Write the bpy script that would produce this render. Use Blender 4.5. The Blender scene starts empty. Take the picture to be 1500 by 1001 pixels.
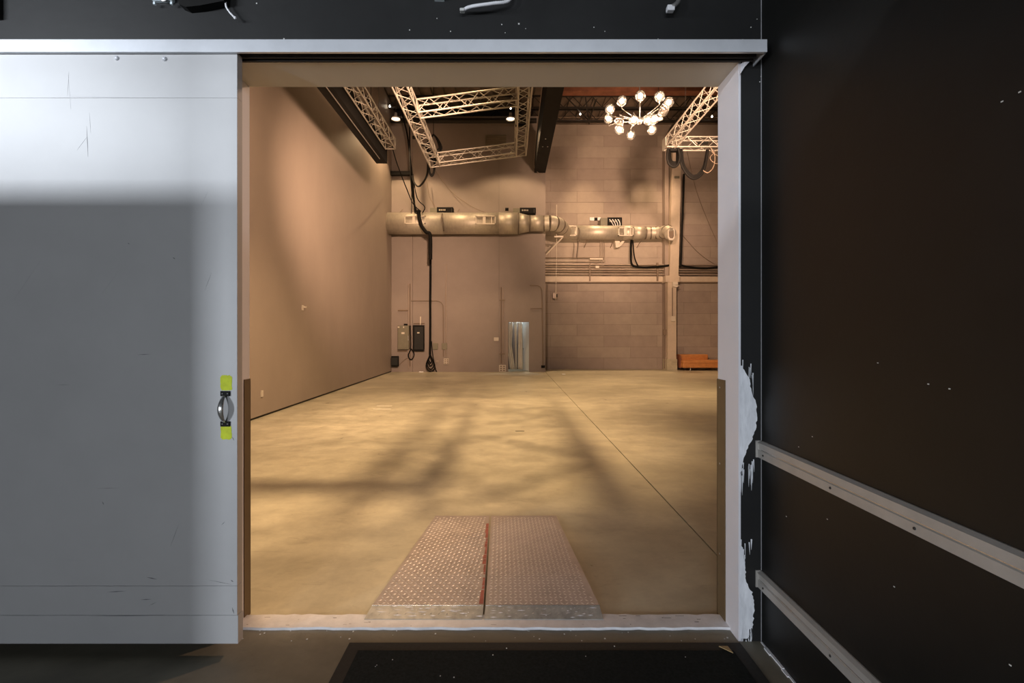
import bpy, bmesh, math, random
from mathutils import Vector, Matrix
random.seed(7)
scn = bpy.context.scene
C = scn.collection
F = 700.0                                   # focal length in pixels of the 1500x1001 frame
EYE = 1.6
# ------------------------------------------------------------------ camera, world, lights, exposure
cd = bpy.data.cameras.new('camera'); cam = bpy.data.objects.new('camera', cd); C.objects.link(cam)
cam.location = (0, 0, EYE); cam.rotation_euler = (math.pi/2, 0, 0)
cd.sensor_width = 36; cd.lens = F/1500*36; cd.shift_x = 3/1500; cd.shift_y = -10.5/1500
cd.clip_start = .05; cd.clip_end = 100
scn.camera = cam
w = bpy.data.worlds.new('world'); scn.world = w; w.use_nodes = True
w.node_tree.nodes['Background'].inputs[0].default_value = (.02, .02, .024, 1)
w.node_tree.nodes['Background'].inputs[1].default_value = .3
vs = scn.view_settings; vs.view_transform = 'Standard'; vs.look = 'None'; vs.gamma = 1; vs.use_curve_mapping = False
vs.exposure = 0.0
WARM = (1, .66, .36); PINK = (1, .63, .41); COOL = (.86, .92, 1)
def lamp(kind, name, loc, power, color, target=None, **kw):
    d = bpy.data.lights.new(name, kind); d.energy = power; d.color = color
    for k, v in kw.items(): setattr(d, k, v)
    o = bpy.data.objects.new(name, d); C.objects.link(o); o.location = loc
    if target is not None:
        o.rotation_euler = (Vector(target)-Vector(loc)).to_track_quat('-Z', 'Y').to_euler()
    return o
HIGHBAY = [(-4.30, 18.0), (.02, 18.0), (-4.30, 12.6), (.02, 12.6), (-3.4, 7.2), (5.6, 18.0), (5.6, 12.0)]
HB_Z = 9.72
for i, (x, y) in enumerate(HIGHBAY):
    lamp('SPOT', 'high_bay_light', (x, y, HB_Z-.10), (600, 420, 60, 60, 40, 60, 40)[i], WARM if i not in (5,) else PINK,
         (x, y, 0), spot_size=math.radians((128, 128, 95, 88, 70, 120, 80)[i]), spot_blend=(.25, .25, .6, .7, .7, .4, .7)[i], shadow_soft_size=.14)
# bodiless spots: first throws truss lacing; most others added to brighten walls and floor
SL = [((.34, 5.55, 7.60), (-1.7, 7.9, 0), 74, .6, .035, WARM), ((-1.75, 3.0, 7.6), (-1.75, 3.05, 0), 30, .7, .2, WARM),
      ((3.6, 7.2, 5.42), (4.6, 22, 8.0), 46, 1, .24, PINK), ((-1.0, 6.6, 5.45), (-5, 9.0, 3.2), 130, 1, .3, PINK),
      ((-.4, 7.2, 5.5), (-1.6, 20.3, 2.8), 42, 1, .2, PINK), ((6.5, 10.0, 8.8), (5.5, 12, 0), 120, .8, .3, PINK),
      ((-.9, 9.0, 8.9), (-1.0, 9.8, 0), 48, .8, .3, WARM), ((3.0, 13.5, 9.0), (3.0, 13.8, 0), 60, .8, .3, WARM),
      ((-.5, 6.6, 5.45), (-5, 16.0, 4.6), 64, 1, .3, PINK), ((.9, 5.8, 5.5), (7.5, 22, 3.2), 44, .9, .3, PINK),
      ((4.6, 6.8, 5.4), (-1.9, 3.2, .9), 40, .9, .15, PINK), ((3.4, 20.7, 10.8), (3.4, 21.0, 0), 62, .9, .05, WARM), ((6.3, 20.7, 10.8), (6.3, 21.0, 0), 62, .9, .05, WARM)]
for i, (p, t, ang, bl, sz, c_) in enumerate(SL):
    lamp('SPOT', 'unseen_spot', p, (2300, 1000, 7400, 620, 1650, 120, 1800, 2400, 4700, 4800, 1000, 1100, 1100)[i], c_, t, spot_size=math.radians(ang), spot_blend=bl, shadow_soft_size=sz)
# front room: strip lamps over an added shelf, cool fills added behind the view
lamp('AREA', 'strip_light', (-3.2, .95, 3.12), 58, COOL, (-3.2, 3, 3.15), shape='RECTANGLE', size=1.8, size_y=.045)
lamp('AREA', 'strip_light', (.2, .95, 3.12), 7, COOL, (.2, 3, 3.15), shape='RECTANGLE', size=1.6, size_y=.045)
lamp('AREA', 'cool_fill', (-7.8, -5.8, 1.7), 470, COOL, (1.2, 2.5, 1.5), shape='RECTANGLE', size=.25, size_y=2.4)  # unseen cool source lighting the right lining; no door stands there
lamp('AREA', 'cool_fill', (-1.9, -6.6, 2.0), 200, COOL, (-1.5, 2.5, 1.3), shape='RECTANGLE', size=1.8, size_y=2.0)  # second fill, added to lift the left of the sliding door
lamp('POINT', 'back_room_light', (.55, 21.0, 2.7), 60, (.9, .97, 1), shadow_soft_size=.1)

# ------------------------------------------------------------------ helpers
def px(x, v, y): return ((x-747)*y/F, y, EYE+(490-v)*y/F)
def tag(o, label=None, cat=None, group=None, kind=None):
    if label: o['label'] = label
    if cat: o['category'] = cat
    if group: o['group'] = group
    if kind: o['kind'] = kind
    return o
def empty(name, loc=(0, 0, 0), label=None, cat=None, group=None, kind=None):
    o = bpy.data.objects.new(name, None); C.objects.link(o); o.location = loc
    o.empty_display_size = .1
    return tag(o, label, cat, group, kind)
class MB:
    def __init__(s): s.v = []; s.f = []; s.sm = []
    def add(s, vs, fs, smooth=False):
        n = len(s.v); s.v += [tuple(p) for p in vs]; s.f += [tuple(i+n for i in f) for f in fs]; s.sm += [smooth]*len(fs); return s
    def box(s, a, b, M=None, c=0.0):
        x0, y0, z0 = [min(a[i], b[i]) for i in range(3)]; x1, y1, z1 = [max(a[i], b[i]) for i in range(3)]
        if c <= 0:
            vs = [(x0,y0,z0),(x1,y0,z0),(x1,y1,z0),(x0,y1,z0),(x0,y0,z1),(x1,y0,z1),(x1,y1,z1),(x0,y1,z1)]
            fs = [(0,3,2,1),(4,5,6,7),(0,1,5,4),(1,2,6,5),(2,3,7,6),(3,0,4,7)]
        else:
            bm = bmesh.new(); bmesh.ops.create_cube(bm, size=1)
            for q in bm.verts: q.co = Vector(((x0+x1)/2+q.co.x*(x1-x0), (y0+y1)/2+q.co.y*(y1-y0), (z0+z1)/2+q.co.z*(z1-z0)))
            bmesh.ops.bevel(bm, geom=list(bm.edges), offset=c, segments=2 if c < .02 else 4, affect='EDGES', profile=.5)
            vs = [q.co.copy() for q in bm.verts]; bm.verts.index_update(); fs = [[q.index for q in f.verts] for f in bm.faces]; bm.free()
        if M is not None: vs = [M @ Vector(p) for p in vs]
        return s.add(vs, fs, c >= .02)
    def tube(s, pts, r, n=8, cap=True):
        pts = [Vector(p) for p in pts]; rings = []; prev = None
        for i, p in enumerate(pts):
            d = (pts[min(i+1, len(pts)-1)]-pts[max(i-1, 0)])
            d = d.normalized() if d.length > 1e-9 else Vector((0, 0, 1))
            if prev is None:
                u = d.cross(Vector((0, 0, 1)));
                if u.length < .05: u = d.cross(Vector((1, 0, 0)))
                u.normalize()
            else:
                u = prev-d*prev.dot(d); u = u.normalized() if u.length > 1e-6 else prev
            prev = u; w_ = d.cross(u); rr = r[i] if isinstance(r, (list, tuple)) else r
            rings.append([p+(u*math.cos(2*math.pi*k/n)+w_*math.sin(2*math.pi*k/n))*rr for k in range(n)])
        vs = [q for g in rings for q in g]; fs = []
        for i in range(len(pts)-1):
            for k in range(n): fs.append((i*n+k, i*n+(k+1) % n, (i+1)*n+(k+1) % n, (i+1)*n+k))
        s.add(vs, fs, True)
        if cap:
            s.add(rings[0], [tuple(range(n))[::-1]]); s.add(rings[-1], [tuple(range(n))])
        return s
    def lathe(s, prof, c, n=20, axis='z'):
        vs = []; fs = []
        for r, h in prof:
            for k in range(n):
                a = 2*math.pi*k/n; p = (r*math.cos(a), r*math.sin(a), h)
                if axis == 'y': p = (p[0], p[2], p[1])
                if axis == 'x': p = (p[2], p[0], p[1])
                vs.append((c[0]+p[0], c[1]+p[1], c[2]+p[2]))
        for i in range(len(prof)-1):
            for k in range(n): fs.append((i*n+k, i*n+(k+1) % n, (i+1)*n+(k+1) % n, (i+1)*n+k))
        return s.add(vs, fs, True)
    def prism(s, poly, d):          # poly: 3d points, extruded by vector d
        n = len(poly); d = Vector(d); vs = [Vector(p) for p in poly]+[Vector(p)+d for p in poly]
        return s.add(vs, [tuple(range(n)), tuple(range(2*n-1, n-1, -1))]+[(i, i+n, (i+1) % n+n, (i+1) % n) for i in range(n)])
    def build(s, name, m, parent=None, kind=None, label=None):
        me = bpy.data.meshes.new(name); me.from_pydata(s.v, [], s.f); me.update()
        bm = bmesh.new(); bm.from_mesh(me); bmesh.ops.recalc_face_normals(bm, faces=list(bm.faces)); bm.to_mesh(me); bm.free()
        for i, p in enumerate(me.polygons): p.use_smooth = s.sm[i]
        me.materials.append(m)
        o = bpy.data.objects.new(name, me); C.objects.link(o)
        if parent:
            o.parent = parent; o.matrix_parent_inverse = Matrix.Translation(-world_loc(parent))
        if kind: o['kind'] = kind
        if label: o['label'] = label
        return o
def world_loc(o):
    if o.type != 'EMPTY': return Vector((0, 0, 0))
    return Vector(o.location)
def smooth_path(pts, k=6):
    P = [Vector(p) for p in pts]; P = [P[0]*2-P[1]]+P+[P[-1]*2-P[-2]]; out = []
    for i in range(1, len(P)-2):
        for j in range(k):
            t = j/k; a, b, c, d = P[i-1:i+3]
            out.append(.5*((2*b)+(-a+c)*t+(2*a-5*b+4*c-d)*t*t+(-a+3*b-3*c+d)*t**3))
    out.append(P[-2]); return out
# ------------------------------------------------------------------ materials
def mat(name, col, rough=.6, metal=0.0, var=0.0, scale=3.0, bump=0.0, bscale=40.0, stretch=(1, 1, 1), col2=None, rvar=0.0, spec=.5):
    m = bpy.data.materials.new(name); m.use_nodes = True; nt = m.node_tree; b = nt.nodes['Principled BSDF']
    b.inputs['Base Color'].default_value = (*col, 1); b.inputs['Roughness'].default_value = rough; b.inputs['Metallic'].default_value = metal
    b.inputs['Specular IOR Level'].default_value = spec
    if var or bump or rvar:
        tc = nt.nodes.new('ShaderNodeNewGeometry'); mp = nt.nodes.new('ShaderNodeMapping'); nt.links.new(tc.outputs['Position'], mp.inputs[0])
        mp.inputs['Scale'].default_value = stretch
    if var or rvar:
        n = nt.nodes.new('ShaderNodeTexNoise'); n.inputs['Scale'].default_value = scale; n.inputs['Detail'].default_value = 8; n.inputs['Roughness'].default_value = .62
        nt.links.new(mp.outputs[0], n.inputs['Vector'])
        if var:
            r = nt.nodes.new('ShaderNodeValToRGB'); r.color_ramp.elements[0].position = .3; r.color_ramp.elements[1].position = .7
            c2 = col2 or tuple(min(1, c*(1+var)) for c in col); c1 = tuple(c*(1-var) for c in col)
            r.color_ramp.elements[0].color = (*c1, 1); r.color_ramp.elements[1].color = (*c2, 1)
            nt.links.new(n.outputs['Fac'], r.inputs[0]); nt.links.new(r.outputs[0], b.inputs['Base Color'])
        if rvar:
            mr = nt.nodes.new('ShaderNodeMapRange'); mr.inputs['From Min'].default_value = .3; mr.inputs['From Max'].default_value = .7
            mr.inputs['To Min'].default_value = rough-rvar; mr.inputs['To Max'].default_value = rough+rvar
            nt.links.new(n.outputs['Fac'], mr.inputs[0]); nt.links.new(mr.outputs[0], b.inputs['Roughness'])
    if bump:
        n2 = nt.nodes.new('ShaderNodeTexNoise'); n2.inputs['Scale'].default_value = bscale; n2.inputs['Detail'].default_value = 6
        nt.links.new(mp.outputs[0], n2.inputs['Vector']); bp = nt.nodes.new('ShaderNodeBump'); bp.inputs['Strength'].default_value = bump; bp.inputs['Distance'].default_value = .01
        nt.links.new(n2.outputs['Fac'], bp.inputs['Height']); nt.links.new(bp.outputs[0], b.inputs['Normal'])
    return m
def emit(name, col, s):
    m = bpy.data.materials.new(name); m.use_nodes = True; nt = m.node_tree; b = nt.nodes['Principled BSDF']
    b.inputs['Base Color'].default_value = (*col, 1); b.inputs['Emission Color'].default_value = (*col, 1); b.inputs['Emission Strength'].default_value = s
    return m
def concrete(name, base, dark, light, rough, seed, crack=0.5):
    m = mat(name, base, rough); nt = m.node_tree; b = nt.nodes['Principled BSDF']; L = nt.links
    g = nt.nodes.new('ShaderNodeNewGeometry'); mp = nt.nodes.new('ShaderNodeMapping'); mp.inputs['Location'].default_value = (seed, seed*2, 0); L.new(g.outputs['Position'], mp.inputs[0])
    def noise(sc, det=8, ro=.6, st=None, dist=0):
        n = nt.nodes.new('ShaderNodeTexNoise'); n.inputs['Scale'].default_value = sc; n.inputs['Detail'].default_value = det; n.inputs['Roughness'].default_value = ro; n.inputs['Distortion'].default_value = dist
        if st:
            m2 = nt.nodes.new('ShaderNodeMapping'); m2.inputs['Scale'].default_value = st; L.new(mp.outputs[0], m2.inputs[0]); L.new(m2.outputs[0], n.inputs['Vector'])
        else: L.new(mp.outputs[0], n.inputs['Vector'])
        return n
    n1 = noise(.55, 8, .65, (.7, 1.2, 1), .6); n2 = noise(3.2, 10, .7); n3 = noise(9, 6, .7, (.35, 1, 1), 1.0)
    r1 = nt.nodes.new('ShaderNodeValToRGB'); r1.color_ramp.elements[0].position = .36; r1.color_ramp.elements[1].position = .66
    r1.color_ramp.elements[0].color = (*dark, 1); r1.color_ramp.elements[1].color = (*light, 1); e = r1.color_ramp.elements.new(.52); e.color = (*base, 1)
    L.new(n1.outputs['Fac'], r1.inputs[0])
    r2 = nt.nodes.new('ShaderNodeValToRGB'); r2.color_ramp.elements[0].position = .3; r2.color_ramp.elements[1].position = .6
    r2.color_ramp.elements[0].color = (.72, .70, .68, 1); r2.color_ramp.elements[1].color = (1.06, 1.05, 1.03, 1); L.new(n2.outputs['Fac'], r2.inputs[0])
    mx = nt.nodes.new('ShaderNodeMix'); mx.data_type = 'RGBA'; mx.blend_type = 'MULTIPLY'; mx.inputs[0].default_value = .8
    L.new(r1.outputs[0], mx.inputs[6]); L.new(r2.outputs[0], mx.inputs[7])
    r3 = nt.nodes.new('ShaderNodeValToRGB'); r3.color_ramp.elements[0].position = .28; r3.color_ramp.elements[1].position = .42
    r3.color_ramp.elements[0].color = (.62, .60, .58, 1); r3.color_ramp.elements[1].color = (1, 1, 1, 1); L.new(n3.outputs['Fac'], r3.inputs[0])
    mx2 = nt.nodes.new('ShaderNodeMix'); mx2.data_type = 'RGBA'; mx2.blend_type = 'MULTIPLY'; mx2.inputs[0].default_value = crack
    L.new(mx.outputs[2], mx2.inputs[6]); L.new(r3.outputs[0], mx2.inputs[7]); L.new(mx2.outputs[2], b.inputs['Base Color'])
    mr = nt.nodes.new('ShaderNodeMapRange'); mr.inputs['From Min'].default_value = .3; mr.inputs['From Max'].default_value = .7
    mr.inputs['To Min'].default_value = rough-.08; mr.inputs['To Max'].default_value = rough+.12; L.new(n2.outputs['Fac'], mr.inputs[0]); L.new(mr.outputs[0], b.inputs['Roughness'])
    bp = nt.nodes.new('ShaderNodeBump'); bp.inputs['Strength'].default_value = .08; bp.inputs['Distance'].default_value = .01; n4 = noise(14, 8, .6)
    L.new(n4.outputs['Fac'], bp.inputs['Height']); L.new(bp.outputs[0], b.inputs['Normal'])
    return m
M = dict(
    hall_floor=concrete('polished_concrete', (.56, .525, .395), (.45, .42, .31), (.66, .615, .46), .34, 3.1),
    room_floor=concrete('worn_concrete', (.20, .185, .14), (.13, .12, .09), (.25, .23, .18), .5, 9.2),
    joint=mat('joint_dark', (.05, .045, .035), .9),
    hall_wall=mat('hall_wall_paint', (.33, .275, .235), .55, var=.05, scale=1.2, stretch=(1, 1, .5), bump=.05, bscale=12),
    grey_wall=mat('grey_wall_paint', (.295, .25, .225), .6, var=.05, scale=1.5, bump=.05, bscale=12),
    block=mat('block_paint', (.37, .31, .265), .7, var=.08, scale=2.5, bump=.35, bscale=30),
    block_b=mat('block_paint_lighter', (.39, .33, .28), .7, var=.08, scale=2.5, bump=.35, bscale=30),
    block_c=mat('block_paint_darker', (.35, .29, .25), .7, var=.08, scale=2.5, bump=.35, bscale=30),
    mortar=mat('mortar', (.14, .11, .09), .9),
    beige=mat('beige_steel', (.60, .51, .41), .5, var=.07, scale=4),
    black_wall=mat('black_wall_paint', (.0075, .0075, .0075), .62, var=.25, scale=5, bump=.08, bscale=18),
    black_side=mat('black_side_paint', (.0075, .0075, .0068), .45, var=.15, scale=6, bump=.05, bscale=30, spec=.36),
    black=mat('matt_black', (.007, .0065, .006), .7, var=.2, scale=5, spec=.2),
    rubber=mat('black_rubber', (.013, .0145, .014), .7, var=.3, scale=60),
    mat_pile=mat('mat_pile', (.017, .0205, .0205), .9, var=.3, scale=70, spec=.1),
    cable=mat('cable_black', (.006, .0055, .005), .7, spec=.15),
    jamb=mat('jamb_paint', (.80, .79, .83), .5, var=.03, scale=3),
    bumper=mat('bumper_metal', (.44, .42, .39), .42, .3, var=.08, scale=9),
    head=mat('shaded_jamb_paint', (.55, .52, .46), .6, var=.03, scale=3),  # same white as the jamb, darkened for the shade overhead
    door=mat('door_laminate', (.46, .46, .465), .45, var=.035, scale=3.5, bump=.03, bscale=25),
    track=mat('galvanised_track', (.62, .64, .68), .42, .25, var=.06, scale=9),
    steel=mat('bare_steel', (.42, .41, .40), .4, .7, var=.15, scale=12),
    chrome=mat('chrome', (.62, .61, .59), .22, .9),
    alu=mat('truss_aluminium', (.46, .43, .38), .42, .35),
    duct=mat('duct_metal', (.56, .52, .44), .52, .6, var=.12, scale=6, stretch=(2, 1, 1)),
    duct_band=mat('duct_band', (.16, .13, .10), .5, .3),
    white=mat('white_paint', (.82, .82, .85), .6, var=.10, scale=14),
    smear=mat('filler_white', (.80, .82, .87), .7, var=.16, scale=16, stretch=(2.5, 1, .6)),
    vent=mat('vent_white', (.72, .66, .56), .5),
    guard=mat('brown_corner_guard', (.15, .10, .05), .5, var=.08, scale=5),
    rust=mat('orange_primer', (.26, .10, .055), .7, var=.3, scale=3),
    deck=mat('roof_deck', (.17, .13, .10), .8, var=.3, scale=2),
    dark_pipe=mat('dark_pipe', (.02, .016, .013), .7),
    conduit=mat('conduit', (.40, .33, .28), .45, .3),
    conduit_dark=mat('conduit_brown', (.22, .165, .12), .55),
    panel_grey=mat('panel_grey', (.20, .19, .14), .5, var=.08, scale=6),
    outlet=mat('outlet_plate', (.62, .57, .50), .5),
    yellow=mat('fluorescent_yellow', (.58, .66, .02), .7, var=.18, scale=25),
    leather=mat('orange_leather', (.55, .235, .075), .42, var=.15, scale=8, bump=.1, bscale=30),
    red=mat('worn_red_paint', (.34, .10, .075), .6, var=.35, scale=16),
    plate=mat('tread_plate', (.46, .40, .375), .45, .35, var=.16, scale=9, rvar=.08),
    plate_lug=mat('tread_plate_lug', (.80, .74, .69), .42, .45),
    lip=mat('worn_lip', (.40, .385, .35), .48, .4, var=.3, scale=18),
    curtain=mat('pale_curtain', (.60, .60, .54), .8, var=.06, scale=6),
    pale_door=mat('pale_blue_door', (.62, .70, .74), .5),
    tape=mat('tan_tape', (.42, .30, .14), .7), white_tape=mat('white_tape', (.75, .72, .62), .6),
    screen=mat('device_face', (.05, .045, .04), .3), label_w=mat('device_label', (.55, .5, .42), .5),
    bulb=emit('bulb_glow', (1, .84, .66), 9), highbay=emit('high_bay_lens', (1, .78, .5), 9), speck=mat('paint_fleck', (.6, .6, .58), .7),
    star=emit('small_lamp', (1, .88, .7), 22), scuff=mat('scuff_mark', (.16, .16, .17), .7), soft_scuff=mat('faint_scuff', (.42, .42, .44), .6),
)
def globe_mat():
    m = bpy.data.materials.new('clear_globe_glass'); m.use_nodes = True; nt = m.node_tree; nt.nodes.clear(); L = nt.links
    o = nt.nodes.new('ShaderNodeOutputMaterial'); t = nt.nodes.new('ShaderNodeBsdfTransparent'); t.inputs[0].default_value = (.97, .95, .93, 1)
    g = nt.nodes.new('ShaderNodeBsdfGlossy'); g.inputs['Roughness'].default_value = .08; d = nt.nodes.new('ShaderNodeBsdfTranslucent'); d.inputs[0].default_value = (1, .95, .9, 1)
    lw = nt.nodes.new('ShaderNodeLayerWeight'); lw.inputs[0].default_value = .6
    mx = nt.nodes.new('ShaderNodeMixShader'); mx2 = nt.nodes.new('ShaderNodeMixShader'); mx2.inputs[0].default_value = .12
    L.new(t.outputs[0], mx2.inputs[1]); L.new(d.outputs[0], mx2.inputs[2])
    L.new(lw.outputs['Facing'], mx.inputs[0]); L.new(mx2.outputs[0], mx.inputs[1]); L.new(g.outputs[0], mx.inputs[2]); L.new(mx.outputs[0], o.inputs[0])
    return m
M['globe'] = globe_mat()

# ================================================================== THE SETTING
def st(name, mb, m, label=None): return tag(mb.build(name, m), label, None, None, 'structure')
YN, YF = 2.49, 2.73                       # near and far face of the dividing wall
XL, XR, ZT = -1.49, 1.19, 3.016           # opening
WLn, WLf = (-4.62, 2.73), (-5.045, 20.36)  # left hall wall, slightly skewed
YB, YG = 22.0, 20.36                      # block wall, grey wall
XRW = 1.309                               # right wall of the front room
# hall floor with its sawn joint
fl = tag(MB().box((-5.6, 2.6, -.30), (12.2, 23.0, -.03)).build('floor', M['joint']), 'polished tan concrete hall floor beyond the opening', None, None, 'structure')
MB().box((-5.6, 2.6, -.05), (1.494, 23.0, 0)).build('slab', M['hall_floor'], fl)
MB().box((1.506, 2.6, -.05), (12.2, 23.0, 0)).build('slab', M['hall_floor'], fl)
st('floor', MB().box((-9.0, -7.2, -.3), (XRW+.2, 2.6, 0)), M['room_floor'], 'dark worn concrete floor of the front room')
# dividing wall (black on the near side)
fw = empty('wall_front', (0, YN, 0), kind='structure', label='black wall around the wide opening')
MB().box((-9.1, YN, 0), (XL-.012, YF, 4.6)).build('wall_panel', M['black_wall'], fw)
MB().box((XR+.012, YN, 0), (XRW+.2, YF, 4.6)).build('wall_panel', M['black_wall'], fw)
MB().box((XL-.012, YN, ZT+.012), (XR+.012, YF, 4.6)).build('wall_panel', M['black_wall'], fw)
st('wall_front', MB().box((-5.4, YN+.05, 4.6), (12.2, YF, 11.5)).box((XRW+.2, YN+.05, 0), (12.2, YF, 4.6)), M['hall_wall'], 'hall side of the dividing wall above the opening')
st('trim_1', MB().box((XL-.012, YN-.001, 0), (XL, YF+.004, ZT)), M['jamb'], 'pale left lining of the opening')
st('trim_2', MB().box((XR, YN-.001, 0), (XR+.012, YF+.004, ZT)), M['jamb'], 'pale lavender right lining of the opening')
st('trim_3', MB().box((XL-.012, YN-.001, ZT), (XR+.012, YF+.004, ZT+.012)), M['head'], 'pale head lining of the opening')
g2 = MB().box((XR-.004, 2.636, .0), (XR, YF+.008, 1.346)).box((XR-.004, YF+.004, 0), (XR+.06, YF+.008, 1.346))
o = st('trim_4', g2, M['guard'], 'brown corner guard on the right side of the opening')
for z in (1.30, .87, .36): MB().lathe([(.0, 0), (.006, 0), (.005, -.003), (0, -.003)], (XR-.003, 2.70, z), 8, 'x').build('screw', M['steel'], o)
g1 = MB().box((XL, 2.674, .0), (XL+.004, YF+.008, 1.346)).box((XL-.06, YF+.004, 0), (XL+.004, YF+.008, 1.346))
st('trim_5', g1, M['guard'], 'brown corner guard on the left side of the opening')
# white painted sill with a ragged edge
mb = MB(); n = 60; top = []
for i in range(n+1):
    x = XL+(XR-XL)*i/n
    top.append((x, 2.585+random.uniform(-.004, .004), 2.705+random.uniform(-.006, .006)))
vs = []; fs = []
for (x, a, b) in top: vs += [(x, a, 0), (x, a, .014), (x, b, .014), (x, b, 0)]
for i in range(n):
    for k in range(3): fs.append((i*4+k, i*4+k+1, i*4+k+5, i*4+k+4))
fs += [(0, 1, 2, 3), (n*4, n*4+3, n*4+2, n*4+1)]
mb.add(vs, fs); sill = st('trim_6', mb, M['white'], 'white painted floor sill across the opening')
mb = MB()
for i in range(26):
    x = random.uniform(XL+.05, XR-.1); y = random.uniform(2.595, 2.69); mb.box((x, y, .0135), (x+random.uniform(.004, .05), y+random.uniform(.001, .004), .0143))
mb.build('wear_mark', M['joint'], sill, 'stuff')
# front room shell
sw = empty('wall_right', (XRW, 0, 0), kind='structure', label='glossy black side wall of the front room')
MB().box((XRW, -7.2, 0), (XRW+.1, YN, 4.6)).build('wall_panel', M['black_side'], sw)
mb = MB()                                   # white paint line dribbled along its foot
for i in range(70):
    y0 = 2.48-i*.05; mb.box((XRW-.006-random.uniform(0, .012), y0-.052, .0), (XRW+.001, y0, .004+random.uniform(0, .004)))
mb.build('paint_line', M['white'], sw, 'stuff')
mb = MB().box((XRW-.0015, YN-.004, 0), (XRW, YN-.0005, 3.4))
mb.build('corner_line', M['soft_scuff'], sw)
mb = MB()
for (x, v) in [(1286, 532), (1468, 149), (1494, 135), (1190, 640), (1170, 655), (1212, 761), (1360, 563), (1391, 570), (1152, 757), (1480, 975), (1310, 860)]:
    y = XRW*F/(x-747); z = EYE+(490-v)*y/F; mb.box((XRW-.001, y-.003, z-.0015), (XRW+.001, y+.003, z+.002))
mb.build('paint_fleck', M['speck'], sw, 'stuff')
mb = MB()
for (x, v) in [(1109, 28), (1117, 10), (1115, 112), (1113, 120), (1125, 162), (640, 27), (600, 44), (740, 48), (870, 40), (1104, 58), (1088, 58), (964, 57), (416, 57), (376, 5), (886, 46), (660, 46), (760, 35), (770, 42), (1116, 1), (1100, 40), (735, 36)]:
    p = px(x, v, YN-.001); r = random.uniform(.0015, .004); mb.box((p[0]-r, YN-.002, p[2]-r), (p[0]+r, YN+.001, p[2]+r))
mb.build('paint_fleck', M['speck'], fw, 'stuff')
st('wall_left', MB().box((-9.1, -7.2, 0), (-9.0, YN, 4.6)), M['black_side'], 'black far side wall of the front room')
st('wall_rear', MB().box((-9.1, -7.3, 0), (XRW+.1, -7.2, 4.6)), M['black_side'], 'black rear wall of the front room')
st('shade_panel', MB().box((-9.0, -.6, 0), (-3.8, -.5, 3.0)), M['black_side'], 'unseen black panel added to shade the left of the sliding door')  # added out of view to cast the upright shade edge on the door
st('ceiling', MB().box((-9.1, -7.3, 4.6), (XRW+.2, YN, 4.7)), M['black'], 'black ceiling of the front room')
# hall left wall
th = math.atan2(WLf[0]-WLn[0], WLf[1]-WLn[1])
ux, uy = math.sin(th), math.cos(th); nx, ny = -uy, ux
def lw(t, h, z): return (WLn[0]+ux*t+nx*h, WLn[1]+uy*t+ny*h, z)
def lbox(t0, t1, h0, h1, z0, z1):
    return MB().prism([lw(t0, h0, z0), lw(t1, h0, z0), lw(t1, h1, z0), lw(t0, h1, z0)], (0, 0, z1-z0))
T = math.hypot(WLf[0]-WLn[0], WLf[1]-WLn[1])
hw = empty('wall_left', (WLn[0], WLn[1], 0), kind='structure', label='tall tan wall on the left of the hall')
lbox(0, T+1.7, 0, .25, .045, 11.4).build('wall_panel', M['hall_wall'], hw)
lbox(0, T+1.7, .03, .25, 0, .05).build('base_gap', M['joint'], hw)
for (x, v, wd, ht) in [(383, 577, .07, .12), (443, 451, .09, .12)]:
    # where the sight line meets the skewed wall
    k = (x-747)/F; s0 = (WLf[0]-WLn[0])/(WLf[1]-WLn[1]); y = (WLn[0]-s0*WLn[1])/(k-s0); p = px(x, v, y); t = (y-WLn[1])/uy
    lb = lbox(t-wd/2, t+wd/2, -.02, .001, p[2]-ht/2, p[2]+ht/2)
    o = lb.build('outlet_plate' if v > 500 else 'wall_sensor', M['outlet'])
    tag(o, 'small pale cover plate low on the tan left wall' if v > 500 else 'small beige sensor box halfway up the tan left wall', 'outlet' if v > 500 else 'sensor')
    if v < 500: lbox(t+.02, t+.07, -.07, -.02, p[2]+.0, p[2]+.035).build('sensor_arm', M['outlet'], o)
# grey wall with door hole
gw = empty('wall_back', (0, YG, 0), kind='structure', label='smooth grey partition with the small doorway')
def gx(x, y=YG): return (x-747)*y/F
def gz(v, y=YG): return EYE+(490-v)*y/F
x1, x2 = gx(604.5), gx(731); dx0, dx1, dz = gx(744.5), gx(775), gz(472)
MB().box((-5.6, YG, 0), (x1-.005, YG+.2, 10.9)).build('wall_panel', M['grey_wall'], gw)
MB().box((x1+.005, YG, 0), (x2-.004, YG+.2, 10.9)).build('wall_panel', M['grey_wall'], gw)
MB().box((x2+.004, YG, 0), (dx0, YG+.2, 10.9)).box((dx1, YG, 0), (1.51, YG+.2, 10.9)).box((dx0, YG, dz), (dx1, YG+.2, 10.9)).build('wall_panel', M['grey_wall'], gw)
MB().box((-5.6, YG+.2, 3.2), (1.4, YG+.25, 10.9)).box((-5.6, YG+.2, 0), (-1.0, YG+.25, 3.2)).build('joint_backing', M['joint'], gw)
MB().box((1.31, YG+.2, 0), (1.51, YB, 10.9)).build('wall_return', M['grey_wall'], gw)
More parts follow.
